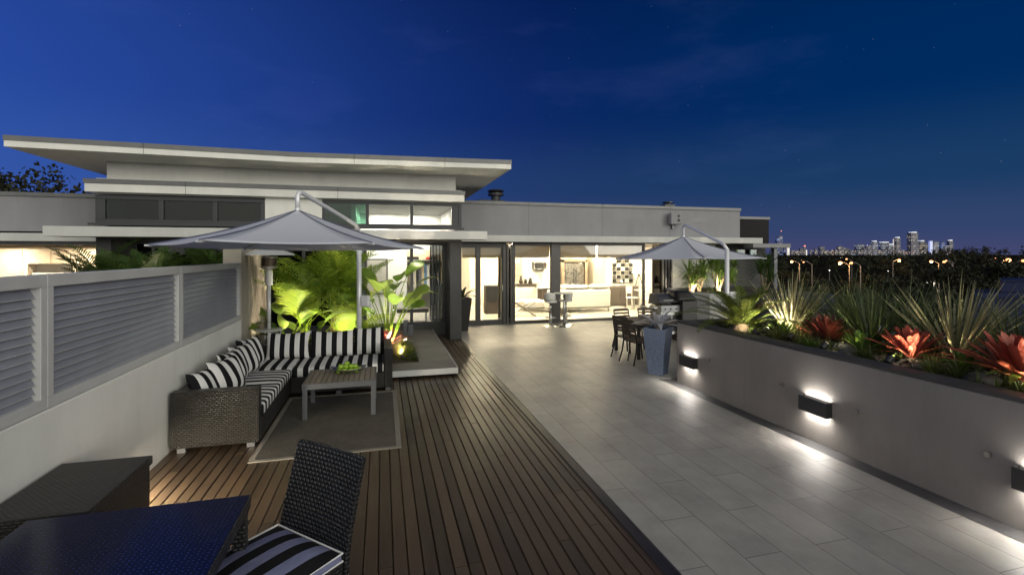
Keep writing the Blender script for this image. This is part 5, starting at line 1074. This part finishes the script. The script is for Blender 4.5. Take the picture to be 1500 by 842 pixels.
def tree(label, x, y, zt, zb, r, seed, group, n=900, s=.35):
    rr = random.Random(seed); t = thing('tree', label, 'tree', (x,y,zb), group=group); h = zt-zb; a = MB()
    a.tube([(x,y,zb),(x+.1,y,zb+h*.3),(x-.1,y+.1,zb+h*.62)], [h*.028,h*.02,h*.012], 8)
    for k in range(6): q = rr.uniform(0,6.28); a.tube([(x,y,zb+h*rr.uniform(.3,.5)),(x+math.cos(q)*r*.35,y+math.sin(q)*r*.35,zb+h*.62),(x+math.cos(q)*r*.6,y+math.sin(q)*r*.6,zb+h*.8)], [h*.012,h*.008,h*.003], 5)
    build('trunk', a, m_bark, t); a = MB(); crown(a, (x,y,zb+h*.70), (r,r,h*.30), n, s, rr, 26); build('crown', a, l_tree, t)
tree('dark tree top behind the left roof, leftmost at the picture edge', -26.5, 40, 7.6, -10, 3.6, 101, 'dark trees behind the left roof', 9000, .15)
tree('dark wider tree top behind the left roof, beside the wing roof', -21.6, 41, 8.3, -10, 4.6, 102, 'dark trees behind the left roof', 14000, .15)
wd = MB(); rr = random.Random(110)
for k in range(330):
    az = rr.uniform(-.9, 1.35); d = rr.uniform(230, 620) if k < 250 else rr.uniform(90, 200); x, y = d*math.sin(az), d*math.cos(az)
    u = (x*math.cos(YAW)-y*math.sin(YAW))/(x*math.sin(YAW)+y*math.cos(YAW)); pxx = 750+708*u
    hi = (2.9+d*(.0 if pxx < 1330 else min(.0095,(pxx-1330)*.00012))) if k < 250 else rr.uniform(-5.5,-3)
    zt = hi+rr.uniform(-1.2,.6)*d/350; r = rr.uniform(4,8)
    crown(wd, (x,y,(zt-10)/2+.3), (r,r,(zt+10)*.46), 420, .6 if k < 250 else .4, rr, 16)
build('woodland', wd, l_tree, kind='stuff')
gS2 = 'orange street lamps beyond the planter'
m_sod = EM('sodium_lamp', (1,.33,.08), 3.2); m_whl = EM('white_lamp', (1,.93,.85), 3)
def lamp(label, px, py, zl, mat, grp, r=.32, side=1, light=0, col=(1,.5,.18)):
    d = (EYE-zl)/(py-372)*708; x, y = cen(px, d); t = thing('street_lamp', label, 'street lamp', (x,y,-10), group=grp); ax = side*2.2
    a = MB(); a.tube([(x+ax*math.cos(YAW),y-ax*math.sin(YAW),-10),(x+ax*math.cos(YAW),y-ax*math.sin(YAW),zl-.6)], [.14,.09], 8); a.tube([(x+ax*math.cos(YAW),y-ax*math.sin(YAW),zl-.6),(x+ax*.5*math.cos(YAW),y-ax*.5*math.sin(YAW),zl+.05),(x,y,zl+.18)], .06, 6); build('pole', a, M('lamp_pole',(.2,.19,.18),.6), t)
    a = MB(); a.blob((x,y,zl), (r*1.25,r*1.25,r), 12, 8); build('lamp_head', a, mat, t, smooth=True)
    if light:
        ld = bpy.data.lights.new('street_light', 'POINT'); ld.energy = light; ld.color = col; ld.shadow_soft_size = .4; o = bpy.data.objects.new('street_light', ld); COL.objects.link(o); o.location = (x,y,zl-.6)
for px, py, lb, r, sd, li in ((1160,383,'orange street lamp nearest the house end wall',.3,1,1800), (1231,385,'bright orange street lamp, left one of the close pair',.36,1,2500), (1247,385.3,'smaller orange street lamp, right one of the close pair',.26,1,0), (1240,379.5,'tiny orange street lamp just above the close pair',.3,1,0), (1317,381,'orange street lamp left of the tallest skyline tower',.4,-1,2500), (1364,383,'orange street lamp below the blue lit towers',.34,1,2500), (1383,383.5,'yellow orange street lamp right of the blue lit towers',.28,1,0), (1386,381.8,'tiny yellow street lamp touching the one below the blue towers',.2,1,0), (1477,381,'largest orange street lamp near the right edge',.62,-1,4500), (1499,382,'orange street lamp cut by the right edge',.4,-1,0), (1177,384,'faint orange street lamp beyond the pale spiky clump',.17,1,0), (1458,378,'dim street lamp on the tallest pole at right',.16,-1,0)):
    lamp(lb, px, py, 0, m_sod, gS2, r, sd, li*1.0)
for px, py, lb, r in ((1138,404,'white lamp just above the pale spiky leaves',.18), (1215,396,'white lamp between the thin spiky leaves',.2), (1368,411,'brightest white lamp behind the cream lit fan',.3), (1301,397,'small white lamp on a short pole, left of the brightest white one',.16)):
    lamp(lb, px, py, -5, m_whl, 'white lamps beyond the planter', r, 0, 900 if px == 1368 else 0, (1,.93,.85))
gT2 = 'trees lit by the street lamps'
for i, (px, d, top, r) in enumerate(((1290,120,-3.2,7), (1322,105,-3.0,5), (1395,125,-1.2,9), (1425,112,-3.8,5), (1165,150,-3.0,6), (1480,120,.6,8))):
    x, y = cen(px, d); tree(['lamp lit tree below the skyline, left of the white stripe tower', 'round lamp lit tree below the tallest tower', 'large dark tree edged with orange light right of the blue towers', 'small orange lit shrubby tree behind the cream lit fan', 'dim lamp lit tree near the house end wall', 'broad dark tree behind the largest orange lamp'][i], x, y, top, -10, r, 120+i, gT2, 1800, .4)
rd = MB(); p0 = [cen(px, 150) for px in (1000, 1250, 1500, 1900)]; p1 = [cen(px, 165) for px in (1000, 1250, 1500, 1900)]
for i in range(3): rd.quad((*p0[i],-9.95),(*p0[i+1],-9.95),(*p1[i+1],-9.95),(*p1[i],-9.95))
build('road', rd, m_road, kind='structure')
# skyline towers 5 km away
def TOWER(name, base, lit, p, st, cw=13, ch=9):
    m, t, pb = nt(name); uv = N(t,'ShaderNodeTexCoord'); mp = N(t,'ShaderNodeMapping'); L(t,uv,'UV',mp,0); mp.inputs['Scale'].default_value = (1/cw,1/ch,1)
    fl = N(t,'ShaderNodeVectorMath',operation='FLOOR'); L(t,mp,0,fl,0); wn = N(t,'ShaderNodeTexWhiteNoise',noise_dimensions='2D'); L(t,fl,0,wn,'Vector')
    gt_ = N(t,'ShaderNodeMath',operation='GREATER_THAN'); L(t,wn,'Value',gt_,0); gt_.inputs[1].default_value = 1-p
    fr = N(t,'ShaderNodeVectorMath',operation='FRACTION'); L(t,mp,0,fr,0); sx = N(t,'ShaderNodeSeparateXYZ'); L(t,fr,0,sx,0)
    g2 = N(t,'ShaderNodeMath',operation='GREATER_THAN'); L(t,sx,'Y',g2,0); g2.inputs[1].default_value = .4; ml = N(t,'ShaderNodeMath',operation='MULTIPLY'); L(t,gt_,0,ml,0); L(t,g2,0,ml,1)
    m3 = N(t,'ShaderNodeMath',operation='MULTIPLY'); L(t,ml,0,m3,0); m3.inputs[1].default_value = st; L(t,m3,0,pb,'Emission Strength'); pb.inputs['Emission Color'].default_value = rgb(lit); pb.inputs['Base Color'].default_value = rgb(base); pb.inputs['Roughness'].default_value = .5; return m
t_w = TOWER('tower_warm',(.10,.10,.13),(1,.8,.5),.35,.55); t_c = TOWER('tower_cool',(.12,.12,.16),(.8,.88,1),.28,.4); t_b = TOWER('tower_blue',(.07,.08,.16),(.25,.4,1),.4,.6); t_d = TOWER('tower_dim',(.10,.10,.14),(1,.85,.65),.12,.4); t_blf = EM('blue_lit_face',(.28,.38,1),.45); t_crown = EM('tower_crown_light',(.85,.9,1),.6); t_red = EM('red_beacon',(1,.18,.05),1.6); t_strip = EM('white_strip',(1,.9,.75),.45)
TW = [(1137,1145,350,t_b,'s'),(1147.5,1150.5,363,t_b,''),(1153,1156,362,t_strip,''),(1158,1163,367,t_d,''),(1171,1176,364,t_d,''),(1177.5,1180,361,t_d,'r'),(1180.5,1182,366,t_strip,''),(1186,1189,366,t_d,''),(1193,1196.5,364,t_d,''),(1200,1207,361.5,t_d,''),(1207,1212,367,t_w,''),(1222,1226,365,t_d,''),(1227,1234,361,t_w,''),(1234,1242,363.5,t_w,''),(1254,1264,358,t_c,''),(1269,1276,360,t_d,'b'),(1277,1284,354,t_c,'c'),(1290,1299.5,355.5,t_c,'C'),(1299.5,1307,358.5,t_c,'C'),(1308.5,1311,350,t_strip,''),(1311.3,1317.5,348.5,t_d,'c'),(1331.5,1342,341,t_d,'c'),(1339,1345,355,t_d,''),(1345.3,1353,353.5,t_w,'c'),(1353.3,1359,357,t_d,''),(1361,1365,353,t_blf,''),(1365.2,1373,354,t_c,''),(1377.5,1382.5,355,t_b,''),(1383,1388.5,360,t_c,''),(1388.8,1394.5,352.5,t_d,'c'),(1264,1269,364,t_d,''),(1318,1324,366,t_c,''),(1325,1331,367,t_d,''),(1214,1220,367.5,t_w,''),(1243,1250,366,t_c,''),(1165,1170,367.5,t_w,''),(1285,1290,366,t_d,''),(1395,1399,367,t_d,'')]
hue = {t_w.name:'warm lit', t_c.name:'cool lit', t_b.name:'blue lit', t_d.name:'dim grey', t_strip.name:'thin white lit', t_blf.name:'plain blue faced'}
order = sorted(range(len(TW)), key=lambda i: TW[i][0])
for rank, i in enumerate(order):
    xa0, xa1, ty, mt, fx = TW[i]; d = 5000+40*(i%5); sc_ = d/708; w = (xa1-xa0)*sc_; h = (372-ty)*sc_+12; x, y = cen((xa0+xa1)/2, d)
    extra = {'s':' with slanted top and spire','r':' with a red beacon','c':' with a bright crown','C':' with a broad bright crown','b':' with a blue roof light'}.get(fx,'')
    ones = 'first second third fourth fifth sixth seventh eighth ninth tenth eleventh twelfth thirteenth fourteenth fifteenth sixteenth seventeenth eighteenth nineteenth'.split()
    ordn = ones[rank] if rank < 19 else 'twentieth' if rank == 19 else 'twenty '+ones[rank-20] if rank < 29 else 'thirtieth' if rank == 29 else 'thirty '+ones[rank-30]
    t = thing('skyline_tower', f'{hue[mt.name]} '+('low' if ty > 364 else 'middling' if ty > 354 else 'tall')+f' skyline tower{extra}, {ordn} from the left', 'tower', (x,y,-10), -YAW, 'towers of the distant skyline', local=True)
    a = MB(); a.box(-w/2,-w*.35,0,w/2,w*.35,h); build('tower_body', a, mt, t, local=True)
    if fx in 'cC' and fx: a = MB(); a.box(-w*(.5 if fx == 'C' else .3),-w*.37,h+.5,w*(.5 if fx == 'C' else .3),w*.3,h+9); build('crown_light', a, t_crown, t, local=True)
    if fx == 's': a = MB(); a.add([(-w/2,-w*.35,h),(w/2,-w*.35,h),(w/2,w*.35,h),(-w/2,w*.35,h),(w*.4,-w*.3,h+35),(w/2,w*.35,h+40)],[(0,1,4),(1,2,5,4),(0,4,5,3),(2,3,5)]); build('slanted_top', a, t_c, t, local=True); a = MB(); a.tube([(w*.42,0,h+30),(w*.42,0,h+80)], [3,1], 6); build('spire', a, m_tabmetal, t, local=True); a = MB(); a.blob((w*.42,0,h+82),(5,5,5)); build('beacon', a, t_red, t, local=True)
    if fx == 'r': a = MB(); a.blob((0,0,h+5),(9,9,7)); build('beacon', a, t_red, t, local=True)
    if fx == 'b': a = MB(); a.blob((w*-.3,0,h+4),(6,6,6)); build('beacon', a, t_blf, t, local=True)
cl = MB(); rr = random.Random(140); cmats = [EM('city_amber',(1,.55,.2),1.3), EM('city_white',(1,.95,.85),.9), EM('city_red',(1,.15,.05),1.5), EM('city_blue',(.3,.45,1),.9)]
for k in range(105):
    px = 1135+rr.random()**.8*265; d = rr.uniform(1800,4800); x, y = cen(px, d); z = EYE+(372-rr.uniform(366.5,372.2))/708*d; s_ = d/708*rr.uniform(.2,.5); cl.cur = rr.choices([0,1,2,3],[6,4,1,1])[0]; cl.blob((x,y,z),(s_,s_,s_*.7),6,4)
for k in range(26):
    px = rr.uniform(1140,1500); d = rr.uniform(260,700); x, y = cen(px, d); z = EYE+(372-rr.uniform(375,384))/708*d; z = max(z,-8); s_ = d/708*rr.uniform(.2,.5); cl.cur = 0 if rr.random() < .8 else 1; cl.blob((x,y,z),(s_,s_,s_*.7),6,4)
build('city_lights', cl, cmats, kind='stuff')
# ================================================================== sky and light
W = bpy.data.worlds.new('World'); SC.world = W; W.use_nodes = True; t = W.node_tree; bg = t.nodes['Background']
tc = N(t,'ShaderNodeTexCoord'); nrm = N(t,'ShaderNodeVectorMath',operation='NORMALIZE'); L(t,tc,'Generated',nrm,0); sx = N(t,'ShaderNodeSeparateXYZ'); L(t,nrm,0,sx,0)
sky = N(t,'ShaderNodeTexSky'); sky.sky_type = 'NISHITA'; sky.sun_disc = False; sky.sun_elevation = R(-2); sky.sun_rotation = R(SUNROT); sky.altitude = 20
# dusk gradient by elevation
cr = N(t,'ShaderNodeValToRGB'); L(t,sx,'Z',cr,0); e = cr.color_ramp; e.interpolation = 'EASE'
e.elements[0].position = 0; e.elements[0].color = rgb(SKY[0][1])
e.elements[1].position = SKY[-1][0]; e.elements[1].color = rgb(SKY[-1][1])
for p_, c_ in SKY[1:-1]: q = e.elements.new(p_); q.color = rgb(c_)
# added glow lobe in the unseen sky behind the camera, brightening the terrace
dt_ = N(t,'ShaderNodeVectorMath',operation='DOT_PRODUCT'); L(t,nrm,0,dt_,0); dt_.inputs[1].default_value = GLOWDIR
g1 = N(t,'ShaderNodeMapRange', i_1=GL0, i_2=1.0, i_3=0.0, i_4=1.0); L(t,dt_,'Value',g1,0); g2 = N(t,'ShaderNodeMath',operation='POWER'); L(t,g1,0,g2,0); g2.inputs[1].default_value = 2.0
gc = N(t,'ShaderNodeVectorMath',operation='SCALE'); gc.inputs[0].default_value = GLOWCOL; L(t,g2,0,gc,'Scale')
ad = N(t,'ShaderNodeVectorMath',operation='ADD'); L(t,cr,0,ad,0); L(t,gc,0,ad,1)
# left half brighter blue near the horizon
l1 = N(t,'ShaderNodeVectorMath',operation='DOT_PRODUCT'); L(t,nrm,0,l1,0); l1.inputs[1].default_value = (-.866,.5,-.1)
l2 = N(t,'ShaderNodeMapRange', i_1=-.1, i_2=.95, i_3=0.0, i_4=1.0); L(t,l1,'Value',l2,0); l3 = N(t,'ShaderNodeMath',operation='POWER'); L(t,l2,0,l3,0); l3.inputs[1].default_value = 2.2
lc_ = N(t,'ShaderNodeVectorMath',operation='SCALE'); lc_.inputs[0].default_value = LEFTCOL; L(t,l3,0,lc_,'Scale')
ad1 = N(t,'ShaderNodeVectorMath',operation='ADD'); L(t,ad,0,ad1,0); L(t,lc_,0,ad1,1)
# a touch of green towards the right horizon
r1 = N(t,'ShaderNodeVectorMath',operation='DOT_PRODUCT'); L(t,nrm,0,r1,0); r1.inputs[1].default_value = (.93,.35,.12); r2 = N(t,'ShaderNodeMapRange', i_1=.6, i_2=1.0, i_3=0.0, i_4=1.0); L(t,r1,'Value',r2,0)
r3 = N(t,'ShaderNodeVectorMath',operation='SCALE'); r3.inputs[0].default_value = (-.003,.007,-.002); L(t,r2,0,r3,'Scale'); ad0 = ad1; ad1 = N(t,'ShaderNodeVectorMath',operation='ADD'); L(t,ad0,0,ad1,0); L(t,r3,0,ad1,1)
# thin cloud and stars
cn = N(t,'ShaderNodeTexNoise', i_Scale=3.2, i_Detail=6.0, i_Roughness=.55); mpc = N(t,'ShaderNodeMapping'); mpc.inputs['Scale'].default_value = (1,1,3.2); L(t,nrm,0,mpc,0); L(t,mpc,0,cn,'Vector')
c1_ = N(t,'ShaderNodeMapRange', i_1=.55, i_2=.8, i_3=0.0, i_4=.028); L(t,cn,'Fac',c1_,0); cs_ = N(t,'ShaderNodeVectorMath',operation='SCALE'); cs_.inputs[0].default_value = (.35,.4,1.0); L(t,c1_,0,cs_,'Scale')
ad2 = N(t,'ShaderNodeVectorMath',operation='ADD'); L(t,ad1,0,ad2,0); L(t,cs_,0,ad2,1)
vo = N(t,'ShaderNodeTexVoronoi', i_Scale=58.0); L(t,nrm,0,vo,'Vector'); s1 = N(t,'ShaderNodeMapRange', i_1=.025, i_2=.045, i_3=1.0, i_4=0.0); L(t,vo,'Distance',s1,0)
sc2 = N(t,'ShaderNodeSeparateXYZ'); L(t,vo,'Color',sc2,0); s2 = N(t,'ShaderNodeMapRange', i_1=.5, i_2=1.0, i_3=0.0, i_4=.13); L(t,sc2,'X',s2,0); s3 = N(t,'ShaderNodeMath',operation='MULTIPLY'); L(t,s1,0,s3,0); L(t,s2,0,s3,1)
ad3 = N(t,'ShaderNodeVectorMath',operation='ADD'); L(t,ad2,0,ad3,0); L(t,s3,0,ad3,1)
ns = N(t,'ShaderNodeVectorMath',operation='SCALE'); L(t,sky,0,ns,0); ns.inputs['Scale'].default_value = .006
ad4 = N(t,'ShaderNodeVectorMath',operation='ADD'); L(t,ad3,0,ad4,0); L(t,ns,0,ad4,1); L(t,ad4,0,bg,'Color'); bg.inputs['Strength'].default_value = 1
# last daylight: one weak, very soft sun lamp from the sunset side
sd = bpy.data.lights.new('dusk_sun','SUN'); sd.energy = SUNE; sd.angle = R(25); sd.color = (1,.965,.88); so_ = bpy.data.objects.new('dusk_sun', sd); COL.objects.link(so_); so_.rotation_euler = Vector(SUNDIR).to_track_quat('-Z','Y').to_euler()
SC.view_settings.view_transform = 'Standard'; SC.view_settings.look = 'None'; SC.view_settings.exposure = 0; SC.view_settings.gamma = 1; SC.view_settings.use_curve_mapping = False
cy_ = SC.cycles; cy_.use_denoising = True; cy_.max_bounces = 7; cy_.diffuse_bounces = 3; cy_.glossy_bounces = 3; cy_.transmission_bounces = 4; cy_.transparent_max_bounces = 10; cy_.sample_clamp_indirect = 4; cy_.sample_clamp_direct = 0; cy_.use_light_tree = True; cy_.caustics_reflective = False; cy_.caustics_refractive = False
